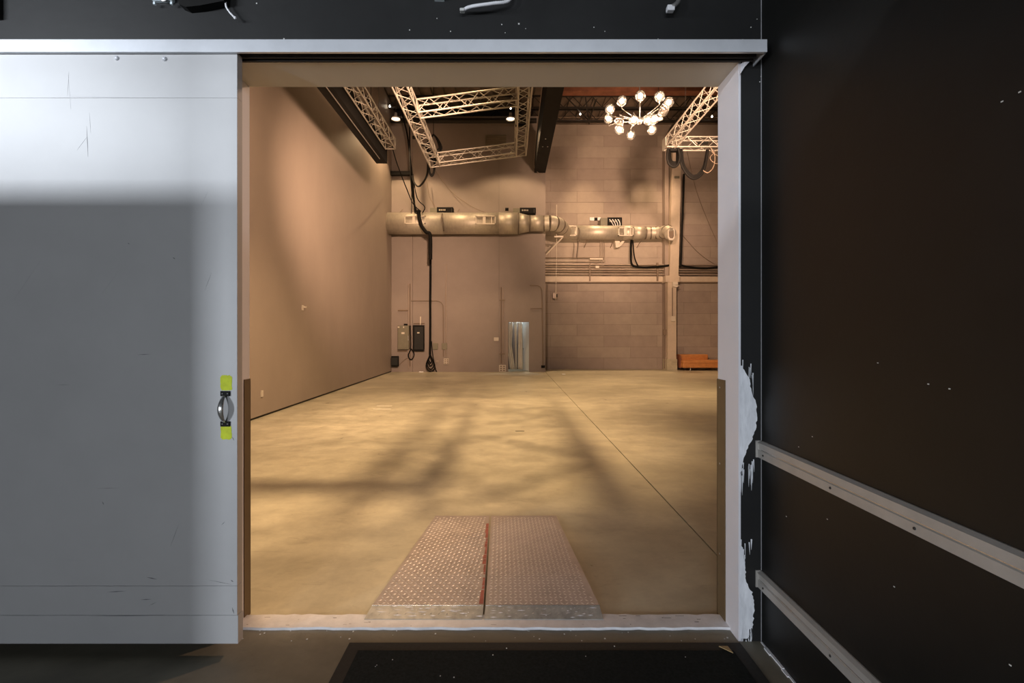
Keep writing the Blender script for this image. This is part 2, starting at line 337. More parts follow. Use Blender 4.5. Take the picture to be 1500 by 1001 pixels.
# block wall
bw = empty('wall_back', (0, YB, 0), kind='structure', label='painted masonry wall of long blocks behind the grey partition')
MB().box((.9, YB+.012, 0), (12.2, YB+.3, 11.6)).build('mortar_bed', M['mortar'], bw)
BL, BH = 2.457, .512
blockmesh = {}
for k in range(22):
    off = 3.09 if k % 2 else 4.32
    xs = [off+n_*BL for n_ in range(-2, 6)]
    for x in xs:
        a, b = max(x, 1.0), min(x+BL, 12.2)
        if b-a < .2: continue
        key = (round(b-a, 3), (k*7+int(x*3)) % 3)
        if key not in blockmesh:
            o = MB().box((.004, 0, .004), (b-a-.004, .03, BH-.004)).build('block', M[('block', 'block_b', 'block_c')[key[1]]]); blockmesh[key] = o.data
        else:
            o = bpy.data.objects.new('block', blockmesh[key]); C.objects.link(o)
        o.parent = bw; o.location = (a, -random.uniform(0, .006), k*BH)
st('wall_right', MB().box((12.1, YF, 0), (12.3, 23, 11.5)), M['hall_wall'], 'far right wall of the hall')
# roof
rf = empty('ceiling', (0, 0, 11.4), kind='structure', label='dark ribbed roof deck above the hall')
mb = MB(); x = -6
while x < 12.3: mb.box((x, 2.6, 11.45), (x+.3, 23, 11.7)); mb.box((x+.3, 2.6, 11.55), (x+.5, 23, 11.7)); x += .5
mb.build('roof_deck', M['deck'], rf, 'stuff')
o = MB().box((1.9, 18.4, 10.95), (12.1, 18.6, 11.45)).box((1.9, 18.32, 10.93), (12.1, 18.68, 10.98)).build('roof_beam', M['rust']); tag(o, 'rust orange roof beam high above the chandelier', 'beam')
for (zz, yy) in ((11.2, 19.7), (11.2, 20.9), (11.25, 17.0)):
    jo = empty('roof_joist', (0, yy, zz), 'dark open web roof joist %s' % ({19.7: 'just behind the orange beam', 20.9: 'closest to the masonry wall', 17.0: 'in front of the orange beam'}[yy]), 'joist')
    MB().box((-5, yy-.04, 11.4), (12, yy+.04, 11.45)).build('top_chord', M['dark_pipe'], jo)
    MB().box((-5, yy-.04, zz-.28), (12, yy+.04, zz-.23)).build('bottom_chord', M['dark_pipe'], jo)
    mb = MB(); x = -5
    while x < 12: mb.tube([(x, yy, 10.97), (x+.4, yy, 11.4)], .016, 5); mb.tube([(x+.4, yy, 11.4), (x+.8, yy, 10.97)], .016, 5); x += .8
    mb.build('web', M['dark_pipe'], jo, 'stuff')
tag(MB().tube([px(566, 177, 20.2), px(786, 177, 20.2)], .10, 10).build('roof_pipe', M['dark_pipe']), 'thick dark pipe running along the top of the grey partition', 'pipe')
for i, (x0, x1_, v, m_, lb) in enumerate([(805, 1052, 172, 'conduit_dark', 'thin brown pipe along the top of the masonry wall'), (815, 1052, 178.5, 'dark_pipe', 'darker pipe just below the thin brown pipe at the roof')]):
    tag(MB().tube([px(x0, v, 21.6), px(x1_+40, v, 21.6)], .03, 6).build('roof_pipe', M[m_]), lb, 'pipe')
st('trim_7', MB().box((1.5, 21.9, 11.27), (12.1, 22.0, 11.5)), M['deck'], 'dark band where masonry meets the roof')
for (a, b, lb) in [((829, 142), (864, 178), 'dark brace rod slanting down to the right left of the chandelier'), ((857, 138), (863, 182), 'nearly upright dark brace rod left of the chandelier'), ((881, 125), (863, 176), 'dark brace rod slanting down to the left beside the chandelier'), ((1022, 127), (978, 196), 'dark brace rod behind the right truss')]:
    tag(MB().tube([px(*a, 19.2), px(*b, 21.4)], .028, 6).build('brace_rod', M['dark_pipe']), lb, 'rod')

# ================================================================== FRONT ROOM THINGS
# sliding door
YD = 2.38
def dxz(x, v, y=YD): p = px(x, v, y); return p[0], p[2]
dr = empty('sliding_door', (-2.8, 2.41, .04), 'large pale grey sliding door slid open to the left of the opening', 'door')
xr, _ = dxz(347.5, 500); zb = dxz(0, 943.5)[1]; zt = dxz(0, 77)[1]
z1, z2, z3 = dxz(0, 902)[1], dxz(0, 859)[1], dxz(0, 143.5)[1]
seams = [zb, z1, z2, z3, zt]
for i in range(4): MB().box((-4.30, YD, seams[i]+((0, .0015, .0012, .0002)[i])), (xr+(.004 if i == 0 else 0), YD+.045, seams[i+1]-(.0007, .0006, .0002, 0)[i]), c=.0012).build('door_panel', M['door'], dr)
MB().box((-4.29, YD+.004, zb+.01), (xr-.004, YD+.043, zt-.01)).build('door_core', M['soft_scuff'], dr)
for x, v in ((171.5, 85.5), (241.5, 86.5)):
    X, Z = dxz(x, v); MB().lathe([(.0, -.010), (.005, -.009), (.010, -.005), (.012, 0)], (X, YD, Z), 12, 'y').build('bolt', M['track'], dr)
mb = MB(); mk = MB()
def scuff(m_, x0, v0, x1_, v1, wd=.0016):
    a = Vector((dxz(x0, v0)[0], YD-.0004, dxz(x0, v0)[1])); b = Vector((dxz(x1_, v1)[0], YD-.0004, dxz(x1_, v1)[1]))
    d = (b-a).normalized(); nn = Vector((-d.z, 0, d.x))*wd/2; mid = (a+b)/2
    m_.prism([a, mid-nn, b, mid+nn], (0, .0006, 0))
for s_ in [(127, 185, 129, 230, .003), (128, 200, 113, 220, .001), (101, 105, 99, 140, .0012), (131, 165, 133, 195, .001), (222, 878, 206, 879, .004), (156, 868, 185, 866, .004), (215, 846, 230, 849, .005), (200, 520, 222, 519, .003), (82, 564, 104, 564, .0015), (253, 377, 257, 380, .005), (187, 356, 190, 358, .004), (150, 735, 152, 740, .004), (130, 903, 240, 902, .003), (262, 768, 250, 800, .0015), (218, 888, 230, 882, .002), (306, 850, 341, 857, .002), (300, 425, 310, 400, .0012), (324, 770, 330, 764, .003), (140, 716, 176, 715, .0015), (340, 640, 343, 646, .004), (338, 850, 342, 853, .006), (340, 890, 343, 900, .006)]:
    scuff(mb, *s_)
for s_ in [(95, 141, 190, 143, .002), (100, 110, 104, 160, .001), (20, 440, 60, 380, .001), (150, 430, 175, 395, .001), (295, 300, 305, 280, .001), (60, 860, 130, 859, .0015), (240, 715, 215, 717, .001), (90, 820, 120, 822, .002)]: scuff(mk, *s_)
mb.build('scuff_mark', M['scuff'], dr, 'stuff'); mk.build('scuff_mark', M['soft_scuff'], dr, 'stuff')
def ragged(cx, cz, hw_, hh, y, nrm=-.0008, n=40, j=.12, seed=1):
    r_ = random.Random(seed); P = []
    for k in range(n):
        a = 2*math.pi*k/n; c, s = math.cos(a), math.sin(a); q = 1/max(abs(c), abs(s))
        q = min(q, 1.28); f = 1+r_.uniform(-j, j)
        P.append((cx+c*q*hw_*f, y, cz+s*q*hh*f))
    return P
for i, (x, v, ww, hh) in enumerate([(331.5, 561, 8.5, 11), (331.5, 634, 8, 10)]):
    X, Z = dxz(x, v); k = YD/F
    MB().prism(ragged(X, Z, ww*k, hh*k, YD-.0008, seed=i+3, j=.06), (0, .001, 0)).build('paint_patch', M['yellow'], dr)
hd = MB(); X0, Z0 = dxz(324, 581); X1, _ = dxz(338, 600); Zt = dxz(0, 573)[1]; Zb = dxz(0, 625)[1]
han = empty('handle', (0, 0, 0)); han.parent = dr; han.matrix_parent_inverse = Matrix.Translation(-Vector(dr.location))
Xc = dxz(330.5, 0)[0]
MB().box((Xc-.024, YD-.006, Zt-.026), (Xc+.024, YD, Zt), c=.002).build('mount_plate', M['black'], han, label='black mount plate above the grip')
MB().box((Xc-.024, YD-.006, Zb), (Xc+.024, YD, Zb+.026), c=.002).build('mount_plate', M['black'], han, label='black mount plate below the grip')
vs = []; fs = []; n = 16
za, zc = Zt-.022, Zb+.022
for i in range(n+1):
    t = i/n; z = za+(zc-za)*t; out = .006+.034*math.sin(math.pi*t)**.8; wdt = .009+.006*math.sin(math.pi*t)
    for (dx, dy) in ((-1, .0), (-.75, -.004), (0, -.0065), (.75, -.004), (1, 0), (.6, .003), (-.6, .003)): vs.append((Xc-.003+dx*wdt, YD-out+dy, z))
for i in range(n):
    for k in range(7): fs.append((i*7+k, i*7+(k+1) % 7, (i+1)*7+(k+1) % 7, (i+1)*7+k))
MB().add(vs, fs, True).build('grip', M['chrome'], han, label='curved chrome grip')
mb = MB()
for dx in (-.013, .013):
    for z in (Zt-.013, Zb+.013): mb.lathe([(0, -.0025), (.003, -.002), (.004, 0)], (Xc+dx, YD-.006, z), 8, 'y')
mb.build('screw', M['steel'], han)
# head rail over the door
rl = empty('door_rail', (0, 2.40, 3.0), 'long pale galvanised rail cover above the sliding door', 'rail')
xe = 377*2.36/F; zA = EYE+(490-76)*2.36/F; zB = EYE+(490-57.5)*2.36/F
MB().box((-4.6, 2.36, zA), (xe, 2.365, zB), c=.001).build('cover_face', M['track'], rl)
MB().box((-4.6, 2.365, zB-.005), (xe, YN, zB)).build('cover_top', M['track'], rl)
MB().box((-4.6, 2.365, zA), (xe, 2.375, zA+.004)).box((xe-.005, 2.365, zA), (xe, YN, zB-.005)).build('cover_lip', M['track'], rl)
mb = MB().box((-4.6, 2.425, zA+.008), (xe-.02, 2.431, zB-.01)).box((-4.6, 2.455, zA+.008), (xe-.02, 2.461, zB-.01)).box((-4.6, 2.425, zB-.016), (xe-.02, 2.461, zB-.01))
mb.build('inner_track', M['dark_pipe'], rl)
MB().box((XL-.1, YN-.022, ZT+.036), (1.12, YN, ZT+.042)).build('angle_strip', M['steel'], rl, label='narrow bare steel strip under the cover')
mb = MB()
for i in range(34):
    x = random.uniform(XL, 1.05); mb.box((x, YN-.004, ZT+.026+random.uniform(0, .007)), (x+random.uniform(.004, .05), YN, ZT+.029+random.uniform(0, .008)))
mb.build('paint_residue', M['speck'], rl, 'stuff')
for x in (1045, 1111, 1068): MB().lathe([(0, -.014), (.006, -.012), (.008, 0)], (px(x, 84, YN)[0], YN-.001, px(x, 84, YN)[2]+.0), 10, 'y').build('bolt', M['steel'], rl)
mb = MB(); mb.prism([px(1083, 96, 2.485), px(1090, 90, 2.485), px(1091, 97, 2.485), px(1083, 110, 2.485)], (0, -.012, 0))
mb.prism([px(1087, 90, 2.48), px(1096, 80.5, 2.48), px(1097.5, 91, 2.48), px(1091, 98, 2.48)], (0, -.02, 0))
tag(mb.build('corner_bracket', M['jamb']), 'bent pale bracket at the upper right corner of the opening', 'bracket')
tag(MB().prism([px(1118, 89, 2.48), px(1124, 79, 2.48), px(1125, 81, 2.48), px(1119, 90, 2.48)], (0, -.012, 0)).build('hook', M['steel']), 'tiny steel hook under the right end of the rail', 'hook')
# filler smears on the black strip beside the jamb
def smear(name, x0, v0, v1, widths, label, seed):
    r_ = random.Random(seed); e = empty(name, px(x0, (v0+v1)/2, YN), label, 'paint')
    n = len(widths); left = []; right = []; N = 46
    for i in range(N+1):
        t = i/N; v = v0+(v1-v0)*t; f = t*(n-1); k = min(int(f), n-2); wd = widths[k]*(1-f+k)+widths[k+1]*(f-k)
        right.append(px(x0+wd+r_.uniform(-1.2, 1.2), v, YN-.0012)); left.append(px(x0+.2, v, YN-.0012))
    vs = []; fs = []
    for a, b in zip(left, right): vs += [a, b, (a[0], YN, a[2]), (b[0], YN, b[2])]
    for i in range(N): fs += [(i*4, i*4+1, i*4+5, i*4+4), (i*4+1, i*4+3, i*4+7, i*4+5)]
    MB().add(vs, fs).build('paint_body', M['smear'], e)
    mb = MB()
    for i in range(26):
        x = x0+r_.uniform(.5, max(widths)*.85); L = r_.uniform(12, 34); v = r_.choice([v0+4, v1-8, v1-3, v0+(v1-v0)*.5])+r_.uniform(-14, 10); wd = r_.uniform(.5, 1.3)
        a = px(x, v, YN-.002); b = px(x+r_.uniform(-1, 1), v+L, YN-.002); k = YN/F*wd
        mb.prism([(a[0]-k, a[1], a[2]), (a[0]+k, a[1], a[2]), (b[0], b[1], b[2])], (0, .002, 0))
    mb.build('brush_stroke', M['smear'], e, 'stuff')
smear('filler_smear', 1083.5, 536, 690, [3, 13, 16, 21, 25, 25, 24, 18, 10, 5, 3], 'white filler smear halfway up the black strip beside the opening', 4)
smear('filler_smear', 1083.5, 800, 936, [3, 7, 8, 9, 10, 18, 21, 21, 20, 18, 12], 'white filler smear at the foot of the black strip beside the opening', 8)
# metal wall rails on the black side wall
def wall_rail(zt_, zb_, label):
    e = empty('bumper_rail', (XRW, 1.0, zb_), label, 'rail'); h = zt_-zb_
    prof = [(0, 0), (.022, 0), (.022, h*.42), (.016, h*.46), (.016, h*.78), (.024, h*.82), (.024, h*.90), (.006, h), (0, h)]
    MB().prism([(XRW-a, YN-.004, zb_+b) for a, b in prof], (0, -5.6, 0)).build('rail_body', M['bumper'], e)
    MB().box((XRW-.030, YN-.006, zb_-.002), (XRW, YN-.0, zt_)).build('end_cap', M['bumper'], e)
    for y in (2.43, 1.92, 1.52, 1.14, .76): MB().lathe([(0, -.0035), (.0045, -.003), (.0055, 0)], (XRW-.022, y, zb_+h*.24), 10, 'x').build('screw', M['dark_pipe'], e)
    MB().box((XRW-.0165, -3, zb_+h*.47), (XRW-.0155, YN-.01, zb_+h*.50)).build('highlight_lip', M['chrome'], e)
wall_rail(1.047, .962, 'upper metal bumper rail along the black side wall')
wall_rail(.372, .287, 'lower metal bumper rail along the black side wall')
# rubber mat
mt = empty('floor_mat', (.18, 1.5, 0), 'black rubber entrance mat on the concrete before the sill', 'mat')
MB().box((-.83, .6, .0), (1.19, 2.472, .006), c=.002).build('border', M['rubber'], mt)
MB().box((-.765, .66, .006), (1.125, 2.405, .010), c=.0015).build('carpet', M['mat_pile'], mt)
MB().prism([px(1053, 951, 2.43), px(1066, 951, 2.43), px(1074, 961, 2.37)], (0, 0, .004)).build('tape_corner', M['tape'], mt)
mt.children[-1].location.z += .011-(mt.children[-1].data.vertices[0].co.z)
mb = MB()
for (x, v) in [(575, 970), (550, 980), (645, 994), (742, 953), (900, 950), (665, 996), (722, 963), (858, 965), (1004, 966), (552, 978)]:
    y = EYE*F/(v-490); p = px(x, v, y); r = random.uniform(.0015, .003); mb.box((p[0]-r, y-r, .009), (p[0]+r, y+r, .0115))
mb.build('debris', M['speck'], mt, 'stuff')
mb = MB()
for i in range(40):
    x = random.uniform(-2.2, 1.25); y = random.uniform(2.49, 2.58); r = random.uniform(.001, .004); mb.box((x-r, y-r, 0), (x+r, y+r, .002))
tag(mb.build('paint_fleck', M['speck']), 'scattered pale paint flecks on the concrete before the sill', 'debris', kind='stuff')
# odds and ends on the wall above the rail
e = empty('junction_box', px(239, 3, 2.45), 'pale green and white junction box bracket above the door rail', 'box')
MB().box(px(222, -22, 2.465), px(257, 5, YN), c=.004).build('bracket', M['pale_door'], e)
MB().box(px(224, 2, 2.455), px(229, 8, 2.465)).build('tab', M['pale_door'], e); MB().box(px(249, 2, 2.455), px(254, 8, 2.465)).build('tab', M['pale_door'], e)
MB().lathe([(0, -.004), (.020, -.004), (.022, 0), (.0, .01)], (px(240, -3, 2.46)[0], 2.46, px(240, -3, 2.46)[2]), 20, 'y').build('hub', M['steel'], e)
e = empty('black_box', px(290, 0, 2.40), 'black speaker-like box hanging above the door rail', 'box')
MB().prism([px(262, -60, 2.44), px(262, 6, 2.44), px(272, 10, 2.44), px(292, 8, 2.44), px(328, 1, 2.44), px(334, -60, 2.44)], (0, .048, 0)).build('body', M['black'], e)
MB().box(px(256, -60, 2.455), px(262, 1, 2.489)).build('side_plate', M['dark_pipe'], e)
def cableobj(name, pts, r, m_, label, cat='cable', group=None, n=7, k=6):
    return tag(MB().tube(smooth_path(pts, k), r, n).build(name, m_), label, cat, group)
e = empty('cable_end', px(338, 10, 2.46), 'white cable end curling down above the left rail', 'cable')
MB().tube(smooth_path([px(333, -30, 2.47), px(330.5, 4, 2.46), px(335, 16, 2.45), px(343, 25, 2.455)]), .0045, 8).build('sheath', M['white'], e)
MB().lathe([(0, 0), (.008, .002), (.006, .012), (.0, .014)], px(344.5, 28, 2.455), 8).build('frayed_tip', M['white'], e)
e = empty('flexible_conduit', px(710, 10, 2.44), 'ribbed white flexible conduit drooping above the rail', 'conduit')
pts = smooth_path([px(752, -24, 2.46), px(746, 0, 2.44), px(722, 5, 2.42), px(700, 8, 2.42), px(686, 11, 2.44), px(679, 15, 2.45)], 16)
MB().tube(pts, [.0075+.0018*(i % 2) for i in range(len(pts))], 9).build('ribbed_sleeve', M['white'], e)
MB().box(px(673.5, 11, 2.435), px(681, 20, 2.46), c=.003).build('collar', M['speck'], e)
e = empty('flexible_conduit', px(988, 10, 2.44), 'short steel conduit elbow with pale end above the rail', 'conduit')
MB().tube(smooth_path([px(995, -24, 2.45), px(994, 0, 2.44), px(989, 7, 2.43), px(984, 10, 2.43)], 8), .012, 10).build('sleeve', M['steel'], e)
MB().box(px(978, 6, 2.42), px(986, 20, 2.45), c=.004).build('collar', M['white'], e)
tag(MB().box(px(636, -16, 2.47), px(651, 2.5, YN)).build('wall_plate', M['pale_door']), 'small pale wall plate cut by the top of the view', 'plate')
tag(MB().box(px(-30, -40, 2.455), px(5, 30, YN), c=.004).build('black_box', M['black']), 'black box at the top left corner above the rail', 'box')
# unseen shelf, added to cut the strip light off the lower door
e = empty('baffle_shelf', (-1.6, 1.0, 2.9), 'long unseen black shelf added to cut off the strip light', 'shelf')
MB().box((-4.9, .5, 2.885), (XRW-.02, 1.30, 2.921)).build('board', M['black'], e)
for xx in (-4.6, -1.7, 1.0): MB().tube([(xx, .55, 2.9), (xx, .55, 4.6)], .015, 6).build('hanger', M['dark_pipe'], e)

# ================================================================== THE RAMP
rp = empty('loading_ramp', (-.1, 3.3, 0), 'low ramp of two steel tread plates lying beyond the sill', 'ramp')
y0, y1, y2, y3 = 2.655, 2.735, 3.05, 4.20          # foot, lip crest, bend, far edge
z0, z1r, z2r, z3r = .018, .048, .062, .006
prof = [(y0, z0), (y1, z1r), (y2, z2r), (y3, z3r)]
def ray_x(x, y, z):                                # x of the photograph at a known depth
    return (x-747)*y/F
def vrow(y, z): return 490+(EYE-z)*F/y
def edge(side, y, z):
    v = vrow(y, z)
    pts = {'l': [(757, 637), (890, 543), (912, 531)], 'm1': [(757, 717), (890, 708), (912, 706)], 'm2': [(757, 719.5), (890, 711), (912, 709)], 'r': [(757, 815), (890, 879.5), (912, 885)]}[side]
    for (va, xa), (vb, xb) in zip(pts, pts[1:]):
        if v <= vb or (vb, xb) == pts[-1]:
            return ray_x(xa+(xb-xa)*(v-va)/(vb-va), y, z)
for side, (a, b) in enumerate((('l', 'm1'), ('m2', 'r'))):
    vs = []; fs = []
    for (y, z) in prof:
        xa, xb = edge(a, y, z), edge(b, y, z); vs += [(xa, y, z), (xb, y, z), (xa, y, 0), (xb, y, 0)]
    for i in range(1, 3): fs += [(i*4, i*4+1, i*4+5, i*4+4), (i*4, i*4+4, i*4+6, i*4+2), (i*4+1, i*4+3, i*4+7, i*4+5), (i*4+2, i*4+6, i*4+7, i*4+3)]
    fs += [(12, 13, 15, 14), (4, 6, 7, 5)]
    pl = MB().add(vs, fs).build('tread_plate', M['plate'], rp)
    MB().add(vs[:8], [(0, 1, 5, 4), (0, 4, 6, 2), (1, 3, 7, 5), (0, 2, 3, 1)]).build('bevelled_lip', M['lip'], rp, label='scraped pale front lip')
    xa, xb = edge(a, y1, z1r), edge(b, y1, z1r)
    MB().tube([(xa, y1, z1r), (xb, y1, z1r)], .0022, 6).build('crest_edge', M['chrome'], pl)
    # raised lozenges
    mb = MB(); W = .62; pit = .0295; rows = int((y3-y1-.02)/pit)
    for j in range(rows):
        y = y1+.018+j*pit
        z = z1r+(z2r-z1r)*(y-y1)/(y2-y1) if y < y2 else z2r+(z3r-z2r)*(y-y2)/(y3-y2)
        xa, xb = edge(a, y, z)+.012, edge(b, y, z)-.012; nc = max(2, int((xb-xa)/pit))
        for i in range(nc):
            x = xa+(i+.5)*pit; s = 1 if (i+j) % 2 else -1; c_, s_ = math.cos(.78)*.0155, math.sin(.78)*.0155*s
            nxx, nyy = -math.sin(.78)*s*.0040, math.cos(.78)*.0040
            mb.add([(x-c_, y-s_, z), (x+nxx, y+nyy, z+.0002), (x+c_, y+s_, z), (x-nxx, y-nyy, z+.0002), (x, y, z+.0034)], [(0, 1, 4), (1, 2, 4), (2, 3, 4), (3, 0, 4)])
    mb.build('tread_lozenges', M['plate_lug'], pl, 'stuff')
    mb = MB()
    for i in range(26):
        t = random.random(); x = edge(a, y0, z0)+.02+(i+.5)/26*(edge(b, y0, z0)-edge(a, y0, z0)-.04); y = y0+.03+.03*(i % 2); z = z0+(z1r-z0)*(y-y0)/(y1-y0)
        mb.add([(x-.010, y-.006, z-.001), (x+.002, y+.002, z+.003), (x+.010, y+.006, z+.001), (x, y-.003, z+.003)], [(0, 1, 2, 3)])
    mb.build('tread_lozenges', M['plate_lug'], pl, 'stuff')
# worn red stripe beside the centre gap
mb = MB(); r_ = random.Random(5); y = y0+.02
while y < y3-.25:
    L = r_.uniform(.02, .09); z = (z0+(z1r-z0)*(y-y0)/(y1-y0)) if y < y1 else (z1r+(z2r-z1r)*(y-y1)/(y2-y1) if y < y2 else z2r+(z3r-z2r)*(y-y2)/(y3-y2))
    yb = min(y+L, y3); zb_ = (z0+(z1r-z0)*(yb-y0)/(y1-y0)) if yb < y1 else (z1r+(z2r-z1r)*(yb-y1)/(y2-y1) if yb < y2 else z2r+(z3r-z2r)*(yb-y2)/(y3-y2))
    if r_.random() < .95 and not (y < y1 < yb):
        w0 = r_.uniform(.012, .026); xm = edge('m1', y, z)-.002; xn = edge('m1', yb, zb_)-.002
        mb.add([(xm-w0, y, z+.0009), (xm, y, z+.0009), (xn, yb, zb_+.0009), (xn-w0*.8, yb, zb_+.0009)], [(0, 1, 2, 3)])
    y = yb+r_.uniform(0, .012)
mb.build('red_stripe', M['red'], rp, 'stuff', 'worn dark red paint stripe along the middle gap')
mb = MB()
for i in range(60):
    y = random.uniform(y0+.008, y1-.006); x = random.uniform(edge('l', y, 0)+.03, edge('r', y, 0)-.05); z = z0+(z1r-z0)*(y-y0)/(y1-y0)
    a_ = random.uniform(.004, .03); b_ = random.uniform(.001, .004); sl = (z1r-z0)/(y1-y0)
    mb.add([(x-a_, y, z+.0012), (x, y-b_, z-b_*sl+.0012), (x+a_, y, z+.0012), (x, y+b_, z+b_*sl+.0012)], [(0, 1, 2, 3)])
mb.build('paint_scrape', M['white'], rp, 'stuff')

# ================================================================== TRUSSES
unit = MB().tube([(0, 0, 0), (0, 0, 1)], 1.0, 5, False).build('brace', M['alu']); UM = unit.data; bpy.data.objects.remove(unit)
def brace_obj(parent, a, b, r, org):
    a, b = Vector(a)-org, Vector(b)-org; d = b-a; o = bpy.data.objects.new('brace', UM); C.objects.link(o); o.parent = parent
    o.matrix_local = Matrix.Translation(a) @ d.to_track_quat('Z', 'Y').to_matrix().to_4x4() @ Matrix.Diagonal((r, r, d.length, 1)); return o
def truss(e, A, B, up=(0, 0, 1), S=.27, pitch=.29, stuff=False, r=.019, rb=.0095):
    org = Vector(e.location); A, B = Vector(A), Vector(B); d = (B-A).normalized(); up = Vector(up); side = d.cross(up).normalized(); up = side.cross(d).normalized(); L = (B-A).length
    cs = [(sx*S/2, sz*S/2) for sx, sz in ((-1, -1), (1, -1), (1, 1), (-1, 1))]
    for cx, cz in cs: MB().tube([A+side*cx+up*cz, B+side*cx+up*cz], r, 8).build('chord', M['alu'], e)
    n = max(2, round(L/pitch)); n += n % 2; mb = MB()
    for q in range(4):
        c0, c1 = cs[q], cs[(q+1) % 4]
        for i in range(n):
            a_, b_ = (c0, c1) if i % 2 == 0 else (c1, c0)
            p = A+d*(L*i/n)+side*a_[0]+up*a_[1]; s = A+d*(L*(i+1)/n)+side*b_[0]+up*b_[1]
            if stuff: mb.tube([p, s], rb, 5, False)
            else: brace_obj(e, p, s, rb, org)
    if stuff: mb.build('lacing', M['alu'], e, 'stuff')
    for P in (A, B):
        m2 = MB()
        for q in range(4):
            a_, b_ = cs[q], cs[(q+1) % 4]; m2.tube([P+side*a_[0]+up*a_[1], P+side*b_[0]+up*b_[1]], r*.8, 6)
        m2.build('end_frame', M['alu'], e)
tf = empty('lighting_truss', (-.9, 10, 6.5), 'tilted rectangular lighting truss frame hanging in the middle of the hall', 'truss')
XA, XB = -2.08, .29; ZA, ZB = 6.36, 6.66; YF1, YF2, YF3 = 13.05, 10.12, 5.35
upT = Vector((-(ZB-ZA), 0, XB-XA)).normalized()
truss(tf, (XA, YF3, ZA), (XA, 8.6, ZA), upT, stuff=True); truss(tf, (XB, YF3, ZB), (XB, 8.6, ZB), upT, stuff=True)
truss(tf, (XA, 8.6, ZA), (XA, YF1+.14, ZA), upT); truss(tf, (XB, 8.6, ZB), (XB, YF1+.14, ZB), upT)
for yy, s_ in ((YF1, False), (YF2, False), (YF3, True)):
    kx = .14/(XB-XA); truss(tf, (XA+.14, yy, ZA+.3*kx), (XB-.14, yy, ZB-.3*kx), upT, stuff=s_)
# extra run of truss to the left of the frame, out of sight above the head of the opening
tn = empty('lighting_truss', (-3.0, 5.35, 6.5), 'cross truss above the opening whose shadow crosses the hall floor', 'truss')
truss(tn, (-4.2, 5.35, 6.36), (XA-.24, 5.35, 6.36), stuff=True)
ta = empty('lighting_truss', (-3.32, 10, 6.84), 'bright straight lighting truss beside the left black box beam', 'truss')
truss(ta, (-3.30, 5.0, 6.86), (-3.30, 8.8, 6.86), stuff=True); truss(ta, (-3.30, 8.8, 6.86), (-3.30, 13.2, 6.86))
tc = empty('lighting_truss', (4.4, 13, 6.83), 'lighting truss with a square corner right of the chandelier', 'truss')
truss(tc, (4.37, 5.0, 6.83), (4.37, 8.8, 6.83), stuff=True); truss(tc, (4.37, 8.8, 6.83), (4.37, 13.24, 6.83))
truss(tc, (4.52, 13.1, 6.83), (7.4, 13.1, 6.83)); truss(tc, (7.4, 13.1, 6.83), (10.4, 13.1, 6.83), stuff=True)
MB().box((4.22, 12.95, 6.68), (4.24, 13.25, 6.98)).box((4.22, 12.95, 6.68), (4.52, 12.96, 6.71)).build('corner_plate', M['alu'], tc)
for (x, y, zt_, zb_, par, nm) in [(XA, 9.6, 11.4, 6.5, tf, 0), (XB, 9.6, 11.4, 6.8, tf, 0), (XA, 6.0, 11.4, 6.5, tf, 0), (XB, 6, 11.4, 6.8, tf, 0), (-3.3, 6.0, 11.4, 7, ta, 0), (-3.3, 12.0, 11.4, 7, ta, 0), (4.37, 6, 11.4, 7, tc, 0), (4.37, 11.9, 11.4, 7, tc, 0), (-3.4, 5.35, 11.4, 6.5, tn, 0)]:
    MB().tube([(x, y, zb_), (x, y, zt_)], .006, 5).build('hanger_wire', M['dark_pipe'], par)
# small black fixtures clamped to the trusses
def clamp(par, c, s=.06):
    MB().box((c[0]-s*2.2, c[1]-s*.5, c[2]-s), (c[0]+s*2.2, c[1]+s*.5, c[2]+s*.1), c=.006).build('clamp', M['black'], par)
for c in [px(763, 182, 11.6), px(612, 200, 12.0), px(1030, 208, 13.0)]: clamp(tf if c[0] < 1 else tc, c)
# high bay lamps
HL = ['round lamp disc glowing at the left above the grey partition', 'round lamp disc glowing beside the truss frame above the grey partition', 'high bay lamp along the left wall', 'high bay lamp over the middle of the hall', 'high bay lamp near the opening', 'high bay lamp before the masonry wall', 'high bay lamp over the right side of the hall']
for i, (x, y) in enumerate(HIGHBAY):
    e = empty('high_bay_lamp', (x, y, HB_Z), HL[i], 'lamp', 'high bay lamps under the roof')
    MB().lathe([(.0, .22), (.05, .22), (.06, .08), (.15, .05), (.17, -.02), (.165, -.02), (.14, .03), (.0, .04)], (x, y, HB_Z), 24).build('shade', M['white'], e)
    MB().tube([(x, y, HB_Z+.2), (x, y, 11.5)], .010, 6).build('stem', M['dark_pipe'], e)
    MB().lathe([(0, .0), (.10, .0), (.13, .012), (.0, .015)], (x, y, HB_Z-.005), 24).build('lens', M['highbay'], e)
for (x, v, y, lb) in [(571, 156, 19.5, 'tiny bare bulb glowing at upper left behind the truss'), (748, 159, 19.5, 'tiny bare bulb glowing right of the truss frame'), (850, 167.5, 20.5, 'tiny bare bulb glowing left of the chandelier'), (1043, 171, 20.5, 'tiny bare bulb glowing behind the right truss')]:
    e = empty('bare_bulb', px(x, v, y), lb, 'lamp'); c = px(x, v, y)
    MB().lathe([(0, -.035), (.022, -.025), (.028, 0), (.02, .03), (.012, .05), (0, .06)], c, 12).build('glass', M['star'], e)
    MB().lathe([(0, .06), (.02, .06), (.02, .12), (0, .12)], c, 8).tube([(c[0], y, c[2]+.12), (c[0], y, 11.5)], .006, 5).build('cord', M['dark_pipe'], e)
